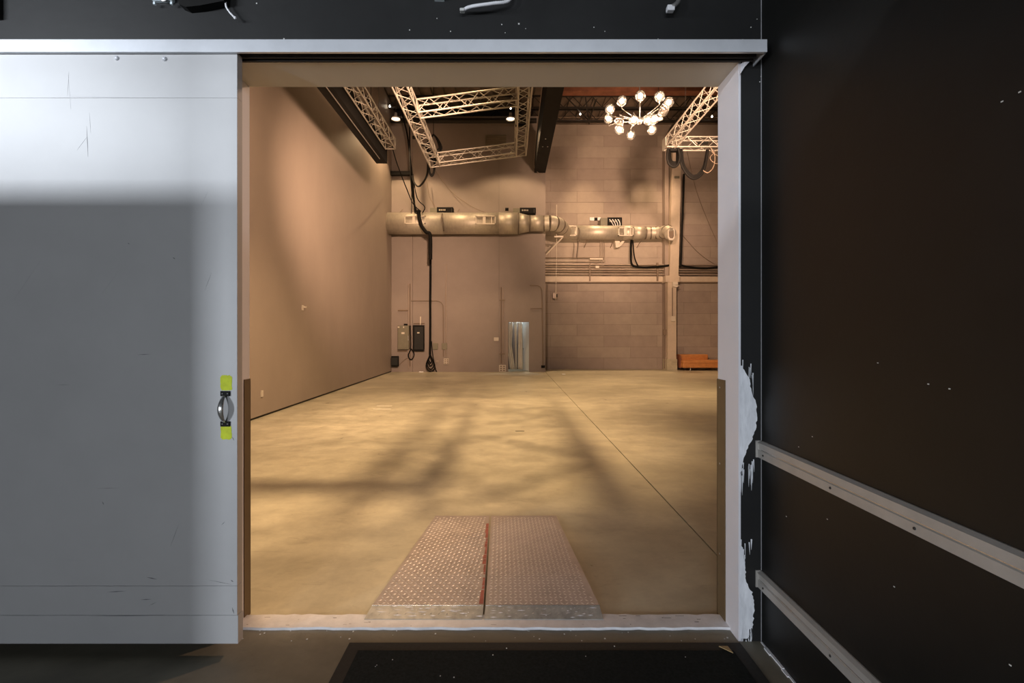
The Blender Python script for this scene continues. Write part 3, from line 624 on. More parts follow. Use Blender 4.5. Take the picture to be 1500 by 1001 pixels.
# black box beams
bb = empty('box_beam', (-3.64, 10, 6.5), 'long black box beam hanging along the left wall', 'beam')
MB().box((-3.80, 4.0, 6.46), (-3.49, 13.6, 7.0), c=.004).build('casing', M['black'], bb)
MB().tube([(-3.60, 4.0, 6.45), (-3.60, 13.2, 6.45)], .012, 6).build('edge_strip', M['steel'], bb, label='thin grey strip under the beam')
for yy in (5.0, 12.5): MB().tube([(-3.64, yy, 7), (-3.64, yy, 11.5)], .01, 5).build('hanger', M['dark_pipe'], bb)
rb_ = empty('box_beam', (1.27, 15, 8.5), 'broad black box beam running to the edge of the grey partition', 'beam')
MB().box((1.04, 6.0, 8.48), (1.51, YG, 9.45), c=.004).build('casing', M['black'], rb_)
MB().tube(smooth_path([(1.0, 12.0, 9.3), (1.0, 15.5, 9.25), (1.01, 18.2, 9.2), (1.0, 19.4, 8.9), (1.02, 20.0, 8.62), (1.2, 20.25, 8.45), (1.35, 20.3, 8.44)]), .016, 6).build('loose_cable', M['conduit'], rb_, label='pale loose cable along the side')
for yy in (7.0, 13.0, 18.0): MB().tube([(1.27, yy, 9.45), (1.27, yy, 11.5)], .015, 5).build('hanger', M['dark_pipe'], rb_)
for (y, x) in ((17.5, 1.2), (17.5, 1.38), (16.8, 1.25)): MB().lathe([(0, -.02), (.02, -.016), (.025, 0)], (x, y, 8.48), 8).build('bolt', M['steel'], rb_)

# ================================================================== CHANDELIER
hub = Vector((2.97, 10.95, 6.50)); ch = empty('chandelier', tuple(hub), 'chrome branching chandelier with glowing clear glass globes', 'chandelier')
MB().lathe([(0, -.09), (.04, -.08), (.065, -.03), (.065, .03), (.04, .08), (0, .09)], hub, 18).build('hub', M['chrome'], ch)
MB().tube([hub+Vector((0, 0, .08)), (hub.x, hub.y, 11.4)], .012, 8).build('stem', M['chrome'], ch)
G = [(911, 148, .18), (938, 140.5, .20), (966, 141.5, .20), (979.5, 150, .18), (971.5, 163, -.02), (893.5, 160, .12), (891.5, 174, .05), (907, 178.5, -.12), (907, 190, -.18), (924, 198, -.2), (928, 176, -.10), (958, 175, -.05), (955, 190.5, -.18), (949, 176, .0)]
sph = [(0, -1)]+[(math.sin(math.pi*i/10), -math.cos(math.pi*i/10)) for i in range(1, 10)]+[(0, 1)]
for i, (x, v, dz_) in enumerate(G):
    z = hub.z+dz_; y = (z-EYE)*F/(490-v); c = Vector(px(x, v, y)); R = .112
    rest = Vector((c.x, c.y, c.z-(.17 if dz_ > 0.03 else -.17)))
    el = Vector((rest.x, rest.y, rest.z)); mid = hub.lerp(el, .82); mid.z = hub.z*.5+el.z*.5
    arm = MB().tube([hub, mid, el, c.lerp(el, .62)], .009, 7).build('arm', M['chrome'], ch)
    sgn = -1 if dz_ > .03 else 1
    MB().lathe([(0, sgn*.13), (.018, sgn*.13), (.022, sgn*.09), (.016, sgn*.045), (0, sgn*.045)], c, 10).build('socket', M['chrome'], arm)
    gb = MB().lathe([(r*R, h*R) for r, h in sph], c, 20).build('globe', M['globe'], ch)
    lit = i not in (4, 7)
    MB().lathe([(r*.05, h*.055) for r, h in sph], c, 12).build('bulb', M['bulb'] if lit else M['globe'], gb, label=None if lit else 'unlit clear bulb')
    if lit: 
        l = lamp('POINT', 'globe_light', c, 30, (1, .66, .42), shadow_soft_size=.06); l.parent = ch; l.location = c-hub

# ================================================================== DUCTS
YDu = 19.75
def cyl_x(name, x0, x1_, r0, r1, y, z, m_, par, n=36):
    return MB().lathe([(0, x0), (r0, x0), (r1, x1_), (0, x1_)], (0, y, z), n, 'x').build(name, m_, par)
zd = EYE+(490-327.5)*YDu/F; R1 = 15.6*YDu/F
def dxp(x, y=YDu): return (x-747)*y/F
d1 = empty('air_duct', (dxp(690), YDu, zd), 'large round galvanised air duct across the grey partition', 'duct')
cyl_x('duct_section', dxp(566), dxp(650), R1, R1, YDu, zd, M['duct'], d1)
cyl_x('duct_section', dxp(650), dxp(731), R1*.985, R1*.985, YDu, zd, M['duct'], d1)
cyl_x('duct_section', dxp(731), dxp(759), R1, R1, YDu, zd, M['duct'], d1)
cyl_x('reducer', dxp(759.5), dxp(775.5), R1*.98, R1*.74, YDu, zd, M['duct'], d1)
cyl_x('duct_section', dxp(776), dxp(797), R1*.73, R1*.73, YDu, zd, M['duct'], d1)
for x, r in ((759.2, R1*1.02), (775.8, R1*.77), (650, R1*1.0)):
    if x == 650: continue
    MB().lathe([(r*.9, -.02), (r, -.02), (r, .02), (r*.9, .02)], (dxp(x), YDu, zd), 36, 'x').build('joint_band', M['duct_band'], d1)
# elbow turning away behind the corner in gores
YD2 = 21.15; zd2 = EYE+(490-341)*YD2/F; R2 = 10.3*YD2/F
x0 = dxp(797); path = smooth_path([(x0, YDu, zd), (x0+.32, YDu, zd), (x0+.62, YDu+.22, zd-.03), (x0+.80, YDu+.62, zd-.08), (x0+1.0, YD2-.2, zd2), (x0+1.35, YD2, zd2)], 3)
for i in range(0, len(path)-1, 2):
    seg = path[i:i+3]
    if len(seg) < 2: continue
    t = i/len(path); r = R1*.73*(1-t)+R2*t; MB().tube(seg, r*(1.0), 28).build('elbow_gore', M['duct'], d1)
for i in range(0, 10, 2):
    if i >= len(path)-2: break
    t = i/len(path); r = (R1*.73*(1-t)+R2*t)*1.02; a, b = path[i], path[i+1]; d = (b-a).normalized()*.022
    MB().tube([a-d, a+d], r, 28).build('joint_band', M['duct_band'], d1)
def register(par, x0, x1_, v0, v1, y, rr, split):
    a, b = px(x0, v0, y), px(x1_, v1, y); t = .035; yf = y-.06
    mb = MB().box((a[0], yf, a[2]-t), (b[0], y+.12, a[2])).box((a[0], yf, b[2]), (b[0], y+.12, b[2]+t)).box((a[0], yf, b[2]), (a[0]+t, y+.12, a[2])).box((b[0]-t, yf, b[2]), (b[0], y+.12, a[2]))
    fr = mb.build('register_frame', M['vent'], par)
    MB().box((a[0]+t, y+.03, b[2]+t), (b[0]-t, y+.04, a[2]-t)).build('dark_opening', M['conduit_dark'], fr)
    for k in range(split):
        xx = a[0]+t+(b[0]-a[0]-2*t)*(.35+.45*k/max(1, split-1)); MB().box((xx, yf+.01, b[2]+t), (xx+.04 if k else xx+.12, yf+.05, a[2]-t)).build('damper_blade', M['vent'], fr)
    n = 9
    for k in range(n): 
        xx = a[0]+t+(b[0]-a[0]-2*t)*(k+.5)/n; MB().box((xx-.006, yf+.05, b[2]+t), (xx+.006, yf+.07, a[2]-t)).build('louvre', M['duct'], fr)
yr = YDu-R1+.02
register(d1, 593, 623.5, 316.5, 328.5, yr, R1, 2); register(d1, 696.5, 726, 316.5, 329, yr, R1, 2)
MB().tube(smooth_path([(dxp(649.5), YDu-R1*.72, zd+R1*.72), (dxp(649.8), YDu-R1-.01, zd+.1), (dxp(651), YDu-R1*.95, zd-R1*.4), (dxp(651.5), YDu-R1*.6, zd-R1*.85)], 4), .025, 6).build('strap', M['duct_band'], d1)
for xx in (585, 670, 745):
    MB().tube([(dxp(xx), YDu, zd+R1), (dxp(xx), YG, zd+R1+.3)], .012, 5).build('hanger', M['conduit_dark'], d1)
d2 = empty('air_duct', (dxp(890, YD2), YD2, zd2), 'narrower galvanised air duct across the masonry wall', 'duct')
cyl_x('duct_section', path[-1].x+.01, dxp(845, YD2), R2, R2, YD2, zd2, M['duct'], d2)
cyl_x('duct_section', dxp(845, YD2), dxp(912, YD2), R2*.985, R2*.985, YD2, zd2, M['duct'], d2)
cyl_x('duct_section', dxp(912, YD2), dxp(927, YD2), R2, R2, YD2, zd2, M['duct'], d2)
cyl_x('reducer', dxp(927, YD2), dxp(945, YD2), R2*.96, R2*.84, YD2, zd2-.02, M['duct'], d2)
p2 = [(dxp(a_, YD2-b_), YD2-b_, zd2-.02) for a_, b_ in ((945, 0), (953, 0), (962, .04), (970, .18), (977, .42), (982, .76))]; p2[-1] = (p2[-1][0], p2[-1][1], EYE+(490-342.5)*(YD2-.76)/F)
for i in range(5): MB().tube(p2[i:i+2], [R2*.84, R2*.84], 24).build('elbow_gore', M['duct'], d2)
for i in range(5):
    a, b = Vector(p2[i]), Vector(p2[i+1]); d = (b-a).normalized()*.03; MB().tube([a-d, a+d], R2*.88, 24).build('joint_band', M['duct_band'], d2)
yy = YD2-.86; a = px(979, 333, yy); b = px(988.5, 352, yy); mb = MB()
P = [(978.5, 337), (981.5, 332.5), (986, 332.5), (988.5, 337), (988.5, 348), (986, 352), (981, 352), (978.5, 348)]; t = .72
vo = [px(x, v, yy) for x, v in P]; cx_ = sum(p[0] for p in vo)/8; cz_ = sum(p[2] for p in vo)/8; vi = [(cx_+(p[0]-cx_)*t, yy, cz_+(p[2]-cz_)*t) for p in vo]; vb = [(p[0], yy+.1, p[2]) for p in vo]
mb.add(vo+vi+vb, [(i, (i+1) % 8, (i+1) % 8+8, i+8) for i in range(8)]+[(i, i+16, (i+1) % 8+16, (i+1) % 8) for i in range(8)])
fr = mb.build('outlet_frame', M['vent'], d2); MB().add([(p[0], yy+.05, p[2]) for p in vi], [tuple(range(8))]).build('dark_opening', M['conduit_dark'], fr)
yr2 = YD2-R2+.02
register(d2, 824, 845, 331.5, 346, yr2, R2, 1); register(d2, 905.5, 927.5, 333.5, 346, yr2, R2, 2)
MB().tube(smooth_path([(dxp(846, YD2), YD2-R2-.0, zd2+.15), (dxp(846.5, YD2), YD2-R2-.02, zd2-.1), (dxp(845.6, YD2), YD2-R2+.1, zd2-R2-.3), px(844.5, 378, YD2-.2)], 5), .028, 6).build('strap', M['duct_band'], d2)
for xx in (860, 900, 940): MB().tube([(dxp(xx, YD2), YD2, zd2-R2), (dxp(xx, YD2), YB-.02, zd2-R2-.2)], .015, 5).build('bracket', M['conduit_dark'], d2)
for (x, v, lb) in [(905, 358, 'pale bent bracket piece under the narrower duct')]:
    e = MB().prism([px(901, 352, 21.5), px(908, 352, 21.5), px(908, 362, 21.5), px(902, 363, 21.5)], (0, .3, 0)).prism([px(907, 357, 21.5), px(915, 350, 21.5), px(918, 350, 21.5), px(909, 361, 21.5)], (0, .04, 0)).build('duct_bracket', M['vent']); tag(e, lb, 'bracket')
# devices on top of the ducts
def device(x0, x1_, xm, v0, v1, y, label, plain=True):
    e = empty('control_unit', px(x1_, v1, y), label, 'device')
    MB().box(px(x0, v0+1, y), (px(xm, v1, y)[0], y+.25, px(xm, v1, y)[2])).build('grey_housing', M['panel_grey'], e)
    MB().box(px(xm, v0, y-.03), (px(x1_, v1, y)[0], y+.25, px(x1_, v1, y-.03)[2]), c=.01).build('black_face', M['black'], e)
    for k in range(4):
        q = px(xm+3+k*2.6, v0+(v1-v0)*.45, y-.05); MB().box((q[0], y-.05, q[2]-.03), (q[0]+.04, y-.03, q[2]+.03)).build('button', M['label_w'], e)
    q = px(x1_-3, v0+3, y-.05); MB().box((q[0], y-.05, q[2]-.12), (q[0]+.03, y-.03, q[2]+.03)).build('grip_slot', M['screen'], e)
    return e
ytop = YDu+.1
device(630, 664, 640, 303.5, 312.6, ytop, 'black and grey control unit on top of the left end of the large duct')
device(751.5, 785, 761.5, 304.2, 312.8, ytop, 'black and grey control unit on top of the right end of the large duct')
tag(MB().box(px(740, 304.5, ytop), px(745, 309, ytop+.2)).build('small_box', M['black']), 'tiny black box left of the right hand control unit', 'box')
device(880, 911, 890, 318.5, 331, YD2, 'control unit with white cables on the narrower duct')
mb = MB()
for k in range(4): mb.tube(smooth_path([px(893+k*4, 321.5, YD2-.06), px(895+k*4, 324, YD2-.09), px(897.5+k*3.6, 328, YD2-.08), px(899+k*3, 331, YD2-.06)], 3), .02, 5)
tag(mb.build('patch_cables', M['white']), 'white looped patch cables on the front of the control unit', 'cable')
for x, lb in ((867, 'white square junction box left of the cabled control unit'), (877.5, 'smaller white junction box beside the cabled control unit')):
    wv = 3.0 if x < 870 else 2.2; tag(MB().box(px(x-wv, 318.5, YB-.1), px(x+wv, 324, YB), c=.01).build('junction_box', M['white']), lb, 'box')
tag(MB().box(px(870.5, 319, YB-.1), px(874.8, 323.5, YB), c=.01).build('junction_box', M['black']), 'dark junction box between the two white ones', 'box')

# ================================================================== GREY WALL FITTINGS
def conduit(pts, r, m_, label, cat='conduit', name='conduit', sm=False):
    P = smooth_path(pts, 5) if sm else pts
    return tag(MB().tube(P, r, 7).build(name, M[m_]), label, cat)
yw = YG-.03
conduit([px(598.2, 416, yw), px(598.2, 540, yw)], .022, 'conduit', 'left of the two upright conduits by the grey panel')
conduit([px(600.6, 416, yw), px(600.6, 537, yw)], .018, 'conduit_dark', 'right of the two upright conduits by the grey panel')
conduit([px(654, 387, yw), px(654, 410, yw), px(653.2, 412, yw), px(653.2, 523, yw)], .022, 'conduit', 'tall upright conduit above the left outlet box')
conduit([px(602, 441, yw), px(640, 441, yw), px(646, 443, yw), px(649, 448, yw), px(649.4, 470, yw), px(649.4, 523, yw)], .016, 'conduit_dark', 'thin bent conduit crossing behind the black cable', sm=False)
conduit([px(734, 421, yw), px(734, 533, yw)], .022, 'conduit_dark', 'left of the paired conduits by the doorway')
conduit([px(737, 421, yw), px(737, 533, yw)], .022, 'conduit', 'right of the paired conduits by the doorway')
conduit([px(776, 418.5, yw), px(788, 418.5, yw), px(792, 421, yw), px(793.6, 426, yw), px(794, 440, yw), px(795.5, 536, yw)], .022, 'conduit_dark', 'bent conduit at the right edge of the grey partition')
conduit([px(777, 452.5, yw), px(794, 452, yw)], .015, 'conduit_dark', 'short level conduit right of the doorway')
conduit([px(583, 455, yw), px(598, 455, yw)], .03, 'conduit_dark', 'short brown bar above the grey panel', 'bar')
conduit([px(582, 514.5, yw), px(596, 514.5, yw)], .025, 'conduit_dark', 'short brown bar under the grey panel', 'bar')
for x, v in ((733.5, 440), (735.5, 440), (651.5, 410)):
    pass
e = MB().box(px(731.5, 439, yw-.04), px(740, 440.5, yw-.024)).box(px(731.5, 518, yw-.04), px(740, 519.5, yw-.024)).build('conduit_clamp', M['conduit_dark']); tag(e, 'pair of strap clamps holding the conduits by the doorway', 'clamp')
e = empty('electrical_panel', px(590, 495, YG-.1), 'grey electrical panel with small pale tags', 'panel')
MB().box(px(582.5, 477, YG-.16), px(600, 512, YG), c=.01).build('cabinet', M['panel_grey'], e)
MB().box(px(584.5, 479, YG-.175), px(596.5, 510, YG-.16), c=.004).build('door', M['panel_grey'], e)
MB().box(px(588, 487, YG-.18), px(592.5, 489.5, YG-.175)).box(px(582.5, 478.5, YG-.18), px(585, 480.5, YG-.175)).box(px(590.5, 478.5, YG-.18), px(592, 480.5, YG-.175)).build('tag_plate', M['vent'], e)
MB().box(px(591.5, 474.5, YG-.15), px(597, 477, YG-.03)).build('cable_entry', M['black'], e)
MB().box(px(597.5, 492, YG-.20), px(598.8, 499, YG-.16)).build('handle', M['steel'], e)
e = empty('electrical_panel', px(613, 495, YG-.1), 'tall black electrical panel right of the grey one', 'panel')
MB().box(px(604.8, 476.5, YG-.16), px(622, 514.5, YG), c=.01).build('cabinet', M['black'], e)
MB().box(px(606.8, 479, YG-.178), px(620, 512, YG-.16), c=.004).build('door', M['rubber'], e)
MB().box(px(611, 486.8, YG-.183), px(614.5, 488.6, YG-.178)).build('tag_plate', M['vent'], e)
MB().tube([px(616, 464, YG-.08), px(615.8, 476.5, YG-.08)], .025, 8).build('nipple', M['vent'], e)
MB().tube([px(606, 474, YG-.03), px(622, 474, YG-.03)], .02, 6).build('mounting_bar', M['conduit_dark'], e)
e = empty('black_box', px(577.5, 529, YG-.1), 'small square black box low in the left corner', 'box')
MB().box(px(573, 522, YG-.2), px(584.5, 537, YG-.01), c=.015).build('body', M['black'], e)
MB().box(px(573, 524, YG-.205), px(582.5, 535, YG-.2)).build('grille', M['rubber'], e)
def outlet(x0, x1_, v0, v1, r, c, label):
    e = empty('outlet_box', px((x0+x1_)/2, v1, YG), label, 'outlet')
    MB().box(px(x0, v0, YG-.07), px(x1_, v1, YG), c=.006).build('plate', M['outlet'], e)
    X0, _, Z0 = px(x0, v0, YG-.07); X1, _, Z1 = px(x1_, v1, YG-.07)
    for i in range(c):
        for j in range(r):
            a = X0+(X1-X0)*(i+.22+.14)/(c+.28); b = Z1+(Z0-Z1)*(j+.22+.14)/(r+.28); MB().box((a, YG-.078, b), (a+(X1-X0)/c*.55, YG-.07, b+(Z0-Z1)/r*.5)).build('socket', M['conduit_dark'], e)
outlet(650, 657.5, 525.5, 533.8, 3, 2, 'pale multi socket box below the tall conduit')
outlet(731, 741, 535, 544.8, 3, 2, 'pale multi socket box left of the doorway at the floor')
tag(MB().box(px(723.5, 494.5, YG-.03), px(730.5, 499.5, YG), c=.004).build('light_switch', M['outlet']), 'small pale switch plate left of the doorway', 'switch')
tag(MB().box(px(638.5, 528, YG-.03), px(642.5, 531, YG), c=.004).build('wall_plate', M['conduit']), 'faint wall plate beside the coiled cable', 'plate')
for x0, x1_, lb in ((634, 641.5, 'olive junction box right of the black cable'), (647, 655, 'olive junction box on the thin conduit')):
    tag(MB().box(px(x0, 503, YG-.06), px(x1_, 512, YG), c=.006).build('junction_box', M['panel_grey']), lb, 'box')
tag(MB().box(px(793, 535.5, YG-.1), px(798, 539, YG)).build('conduit_fitting', M['black']), 'black fitting at the foot of the bent conduit', 'fitting')
e = empty('wall_grille', px(726, 206, YG), 'dark square ventilation grille high on the grey partition', 'vent')
MB().box(px(711, 197.5, YG-.03), px(741.5, 214.5, YG)).build('frame', M['panel_grey'], e)
for k in range(8): MB().box(px(712, 199+k*1.9, YG-.045), px(740.5, 200+k*1.9, YG-.03)).build('slat', M['conduit_dark'], e)
tag(MB().box(px(571.5, 250.5, YG-.25), px(603, 258.5, YG-.02), c=.01).build('cable_shelf', M['black']), 'black bar bracket on the grey partition beside the cables', 'bracket')
# cables
yc = 19.0
def cb(pts, r, label, y=None, m_='cable', grp=None): return cableobj('cable', [px(p[0], p[1], p[2] if len(p) > 2 else y) for p in pts], r, M[m_], label, 'cable', grp)
cb([(586, 127), (588, 160), (597, 200), (602, 245), (605, 280), (608, 312)], .035, 'thick black cable dropping from the roof left of the truss frame', 19.2)
cb([(601, 140), (600, 190), (601, 245), (604, 285), (611, 313)], .03, 'black cable dropping beside the black bracket', 19.1)
cb([(568, 188, 13.5), (580, 235, 16), (597, 280, 18.3), (606, 300, 18.9), (617, 310, 19.1)], .018, 'thin cable slanting from the left truss to the large duct', 19.1)
cb([(603, 252), (603, 285), (602.5, 313)], .014, 'thin black wire hanging to the large duct', 19.2)
cb([(605, 255), (607, 290), (609, 314)], .014, 'thin black wire just right of another above the duct', 19.15)
cb([(605, 258), (611, 290), (622, 303), (619, 312)], .02, 'black cable curling onto the large duct', 19.1)
cb([(627, 232, 13.2), (625, 258, 14.2), (614, 273, 16.2), (607, 268, 18), (604, 258, 19.1)], .03, 'black cable swagged from the frame corner to the cable drop')
e = empty('cable_coil', px(637, 200, 13.6), 'black cable coil hanging from the corner of the truss frame', 'cable')
for k, (w_, b_) in enumerate(((11, 232), (9, 236), (7.5, 228))):
    y = 13.5+k*.05; MB().tube(smooth_path([px(635, 197, y), px(635-w_*.6, 205, y), px(635-w_, 218, y), px(636-w_*.6, b_-6, y), px(637, b_, y), px(636+w_*.7, b_-8, y), px(636+w_, 216, y), px(636+w_*.5, 204, y), px(635, 197, y)]), .024, 6).build('loop', M['cable'], e)
for k in range(2): MB().tube(smooth_path([px(627+k*2, 225, 13.5), px(628+k, 248, 13.5), px(632, 258-k*2, 13.5), px(636.5-k, 250, 13.5), px(637.5-k, 225, 13.5)]), .024, 6).build('loop', M['cable'], e)
MB().tube([px(635, 197, 13.6), (px(635, 197, 13.6)[0], 13.6, 11.45)], .010, 5).build('hook_line', M['cable'], e)
cb([(613, 308), (614, 318), (617, 330), (624, 340), (630, 345), (630.5, 380)], .075, 'thick black cable bundle bent over the front of the large duct', 19.15)
e = cb([(630.3, 344), (630.6, 400), (630.2, 440), (630.3, 480), (629.8, 520)], .05, 'long black cable bundle dropping straight down the grey partition', YG-.12)
e = empty('cable_coil', px(631, 532, YG-.15), 'black cable coil hanging above the floor below the long bundle', 'cable')
for k, (w_, t_, b_) in enumerate(((6.5, 520, 544.5), (5, 522, 541), (3.5, 519, 536), (2.2, 520, 532))):
    y = YG-.2+k*.03; MB().tube(smooth_path([px(630, t_, y), px(630-w_*.8, (t_+b_)/2, y), px(630-w_*.7, b_-4, y), px(630.5, b_, y), px(631+w_*.8, b_-4, y), px(631+w_*.8, (t_+b_)/2, y), px(630, t_, y)]), .026, 6).build('loop', M['cable'], e)
MB().tube(smooth_path([px(632, 500, YG-.1), px(634, 520, YG-.1), px(638, 540, YG-.12), px(640, 545.4, YG-.12)]), .018, 6).build('tail', M['cable'], e)
cb([(601, 477), (601.5, 510), (598, 520), (600, 526), (604, 526), (606.5, 519), (603, 512), (601, 513)], .025, 'small black cable loop between the two electrical panels', YG-.08)
cb([(585, 535), (592, 528), (598, 524)], .012, 'thin brown wire rising from the corner box', YG-.03, 'conduit_dark')
cb([(638, 250), (660, 280), (690, 302), (712, 312)], .010, 'thin wire sagging from the coil to the middle of the large duct', 20.0, 'conduit_dark')
cb([(625, 262), (629, 288), (638, 303)], .010, 'thin wire dropping to the left control unit', 20.0, 'conduit_dark')
tag(MB().box((px(614, 545, 20.1)[0], 20.05, 0), (px(620, 545, 20.1)[0], 20.15, .04), c=.008).build('paper_scrap', M['white']), 'small white scrap on the floor by the grey partition', 'scrap')

# doorway at the back
st('wall_rear', MB().box((-1.0, 21.9, 0), (1.31, 22.0, 3.2)).box((-1.1, 20.56, 0), (-1.0, 22, 3.2)).box((-1.1, 20.56, 3.15), (1.31, 22, 3.25)), M['mortar'], 'dark closet behind the small doorway')
def curtain(x0, x1_, xb0, xb1, v0, v1, y, m_, folds, label, xm0=None, xm1=None):
    vs = []; fs = []; n, r = folds*8, 14
    for j in range(r+1):
        t = j/r
        def ip(a, m, b):
            if m is None: return a+(b-a)*t
            return a+(m-a)*t*2 if t < .5 else m+(b-m)*(t-.5)*2
        a, b = ip(x0, xm0, xb0), ip(x1_, xm1, xb1)
        for i in range(n+1):
            u = i/n; xx = a+(b-a)*u; p = px(xx, v0+(v1-v0)*t, y+.04*math.sin(u*folds*2*math.pi)); vs.append(p)
    for j in range(r):
        for i in range(n): q = j*(n+1)+i; fs.append((q, q+1, q+n+2, q+n+1))
    o = MB().add(vs, fs, True).build('curtain', m_); md = o.modifiers.new('thick', 'SOLIDIFY'); md.thickness = .006; return tag(o, label, 'curtain')
curtain(743, 751.5, 747, 754.5, 471, 541.5, 20.70, M['curtain'], 2, 'pale curtain gathered at the left of the doorway', 743, 749.5)
curtain(753, 757.5, 755, 757, 471, 541.5, 20.80, M['curtain'], 1, 'narrow grey curtain fold in the middle of the doorway', 754.5, 757)
curtain(759.5, 765, 758.5, 766, 471, 541.5, 20.75, M['curtain'], 1, 'grey curtain fold beside the pale door')
e = empty('closet_door', px(770, 541, 20.7), 'pale blue door standing ajar in the doorway', 'door')
a = px(765, 471, 20.95); b = px(775.2, 543, 20.60)
MB().prism([(a[0], 20.95, .02), (b[0], 20.60, .02), (b[0], 20.60, 2.14), (a[0], 20.95, 2.14)], (.03, .03, 0)).build('door_leaf', M['pale_door'], e)
MB().lathe([(0, -.05), (.022, -.045), (.025, -.02), (.01, 0)], px(766.3, 511, 20.88), 10, 'y').build('door_knob', M['steel'], e)

# ================================================================== BLOCK WALL FITTINGS
lg = empty('wall_beam', px(930, 409, 21.8), 'long beige steel beam across the masonry wall', 'beam')
MB().box(px(797, 405.5, 21.72), (12.0, YB, px(0, 413, 21.72)[2])).build('flange', M['beige'], lg)
MB().box(px(797, 413, 21.80), (12.0, YB, px(0, 414.6, 21.80)[2])).build('under_edge', M['conduit_dark'], lg)
for i, (v, m_, r) in enumerate([(377.5, 'conduit_dark', .02), (383, 'conduit', .02), (387.5, 'conduit', .028), (391, 'conduit_dark', .02), (394.5, 'conduit', .03), (398.2, 'conduit_dark', .025), (401.8, 'conduit', .028)]):
    xe_ = 885 if i < 2 else 1110
    tag(MB().tube([px(797, v, 21.75), px(xe_, v+(0 if i < 2 else 1.0), 21.75)], r, 7).build('conduit', M[m_]), ['topmost level conduit above the beige beam, ending under the duct', 'second level conduit from the top, ending under the duct', 'third level conduit from the top above the beige beam', 'fourth level conduit from the top above the beige beam', 'fifth level conduit from the top above the beige beam', 'second lowest level conduit above the beige beam', 'lowest level conduit above the beige beam'][i], 'conduit')
for x in (864, 963): tag(MB().box(px(x-.8, 385, 21.66), px(x+.8, 412, 21.74)).build('conduit_strut', M['conduit_dark']), 'brown strut clamping the conduits %s' % ('left of the column' if x > 900 else 'below the middle of the narrower duct'), 'strut')
for k, (x, lb) in enumerate(((880, 'first of the riser conduits under the duct'), (883, 'middle one of the riser conduits under the duct'), (886, 'last of the riser conduits under the duct'))):
    conduit([px(x, 352, 21.8), px(x, 378+k*3, 21.8), px(x-1.5, 383+k*3, 21.8), px(x-10, 386+k*3, 21.8)], .022, 'conduit', lb)
conduit([px(864, 379.5, 21.6), px(883, 379.5, 21.6)], .05, 'vent', 'pale short tube under the narrower duct', 'tube', 'tube_lamp')
tag(MB().box(px(872.5, 389.5, 21.6), px(877, 393.5, 21.73), c=.01).build('junction_box', M['vent']), 'small pale box on the level conduits', 'box')
br = empty('duct_bracket', px(818, 348, 19.9), 'pale angled bracket holding the duct at the partition corner', 'bracket')
MB().box(px(812, 345.5, 19.9), px(825, 348.5, 20.0)).build('shelf', M['vent'], br)
MB().tube([px(824, 348, 20.0), px(800, 373, 20.3)], .03, 6).build('strut', M['vent'], br)
conduit([px(815.5, 300, 20.2), px(815.2, 380, 20.2), px(814, 440, 20.2)], .012, 'vent', 'thin pale cord hanging past the duct elbow', 'cord', 'cord')
e = empty('wall_speaker', px(813, 432, 21.6), 'small pale box hanging at the end of the cord', 'box')
MB().box(px(809.5, 429, 21.6), px(816, 438, 21.8), c=.02).build('body', M['conduit'], e); MB().box(px(815, 431, 21.58), px(816.5, 436, 21.6)).build('dark_slot', M['black'], e)
# column
col = empty('steel_column', px(987, 541, 21.4), 'beige steel column rising beside the duct outlet', 'column')
MB().prism([px(986, 200, 21.35), px(998.5, 200, 21.35), px(994, 404, 21.35), px(981, 404, 21.35)], (0, .5, 0)).build('upper_shaft', M['beige'], col)
MB().box(px(978.2, 413, 21.35), (px(990.8, 0, 21.35)[0], 21.8, px(0, 527, 21.35)[2])).build('lower_shaft', M['beige'], col)
MB().box(px(975, 404, 21.30), (px(995, 0, 21.35)[0], 21.85, px(0, 413.5, 21.35)[2])).build('collar', M['beige'], col)
MB().box(px(977, 526.5, 21.3), (px(992, 0, 21.3)[0], 21.9, 0)).build('footing', M['hall_floor'], col, label='bare concrete footing')
MB().box(px(974, 200, 21.6), (px(979.5, 0, 21.6)[0], 21.99, px(0, 541, 21.6)[2])).build('side_post', M['block_c'], col)
MB().box(px(988, 258, 21.32), px(995, 261.5, 21.35)).build('tag_plate', M['panel_grey'], col)
conduit([px(985, 421.5, 21.32), px(985, 463, 21.32)], .02, 'conduit_dark', 'brown conduit on the front of the column')
tag(MB().box(px(983.3, 463.5, 21.27), px(988.5, 471, 21.35), c=.008).build('junction_box', M['vent']), 'small beige box on the front of the column', 'box')
tag(MB().box(px(985.5, 413, 21.2), px(991.5, 418, 21.35)).prism([px(985.5, 417.5, 21.2), px(996, 418.5, 21.2), px(991, 421, 21.2), px(986, 420, 21.2)], (0, .1, 0)).build('column_bracket', M['vent']), 'pale bracket at the top of the lower column', 'bracket')
conduit([px(974, 415, 21.6), px(974.2, 485, 21.6), px(973.5, 540, 21.6)], .025, 'conduit_dark', 'dark conduit down the left side of the column')
tag(MB().box(px(971.8, 483, 21.5), px(975.5, 491, 21.6)).build('conduit_fitting', M['conduit_dark']), 'brown fitting halfway on the dark column conduit', 'fitting')
cb([(1002, 255), (1001, 290), (999.3, 330), (998, 370), (997, 391)], .045, 'black cable chase down the right edge of the column', 21.3)
cb([(996, 388), (1010, 391.5), (1035, 393), (1060, 391), (1090, 394)], .045, 'black cable lying along the beam right of the column', 21.55)
cb([(925, 349), (924, 370), (926, 388), (940, 392), (965, 391), (985, 388.5), (996, 391)], .05, 'black cable dropping from the duct and running to the column', 21.5)
cb([(926.5, 345, 21.2), (929, 375, 21.5), (935, 391, 21.68)], .03, 'thin second black cable dropping from the duct', 21.5)
cb([(1000, 345), (1025, 372), (1055, 392), (1075, 400)], .010, 'thin wire slanting down right of the column', 21.9, 'conduit_dark')
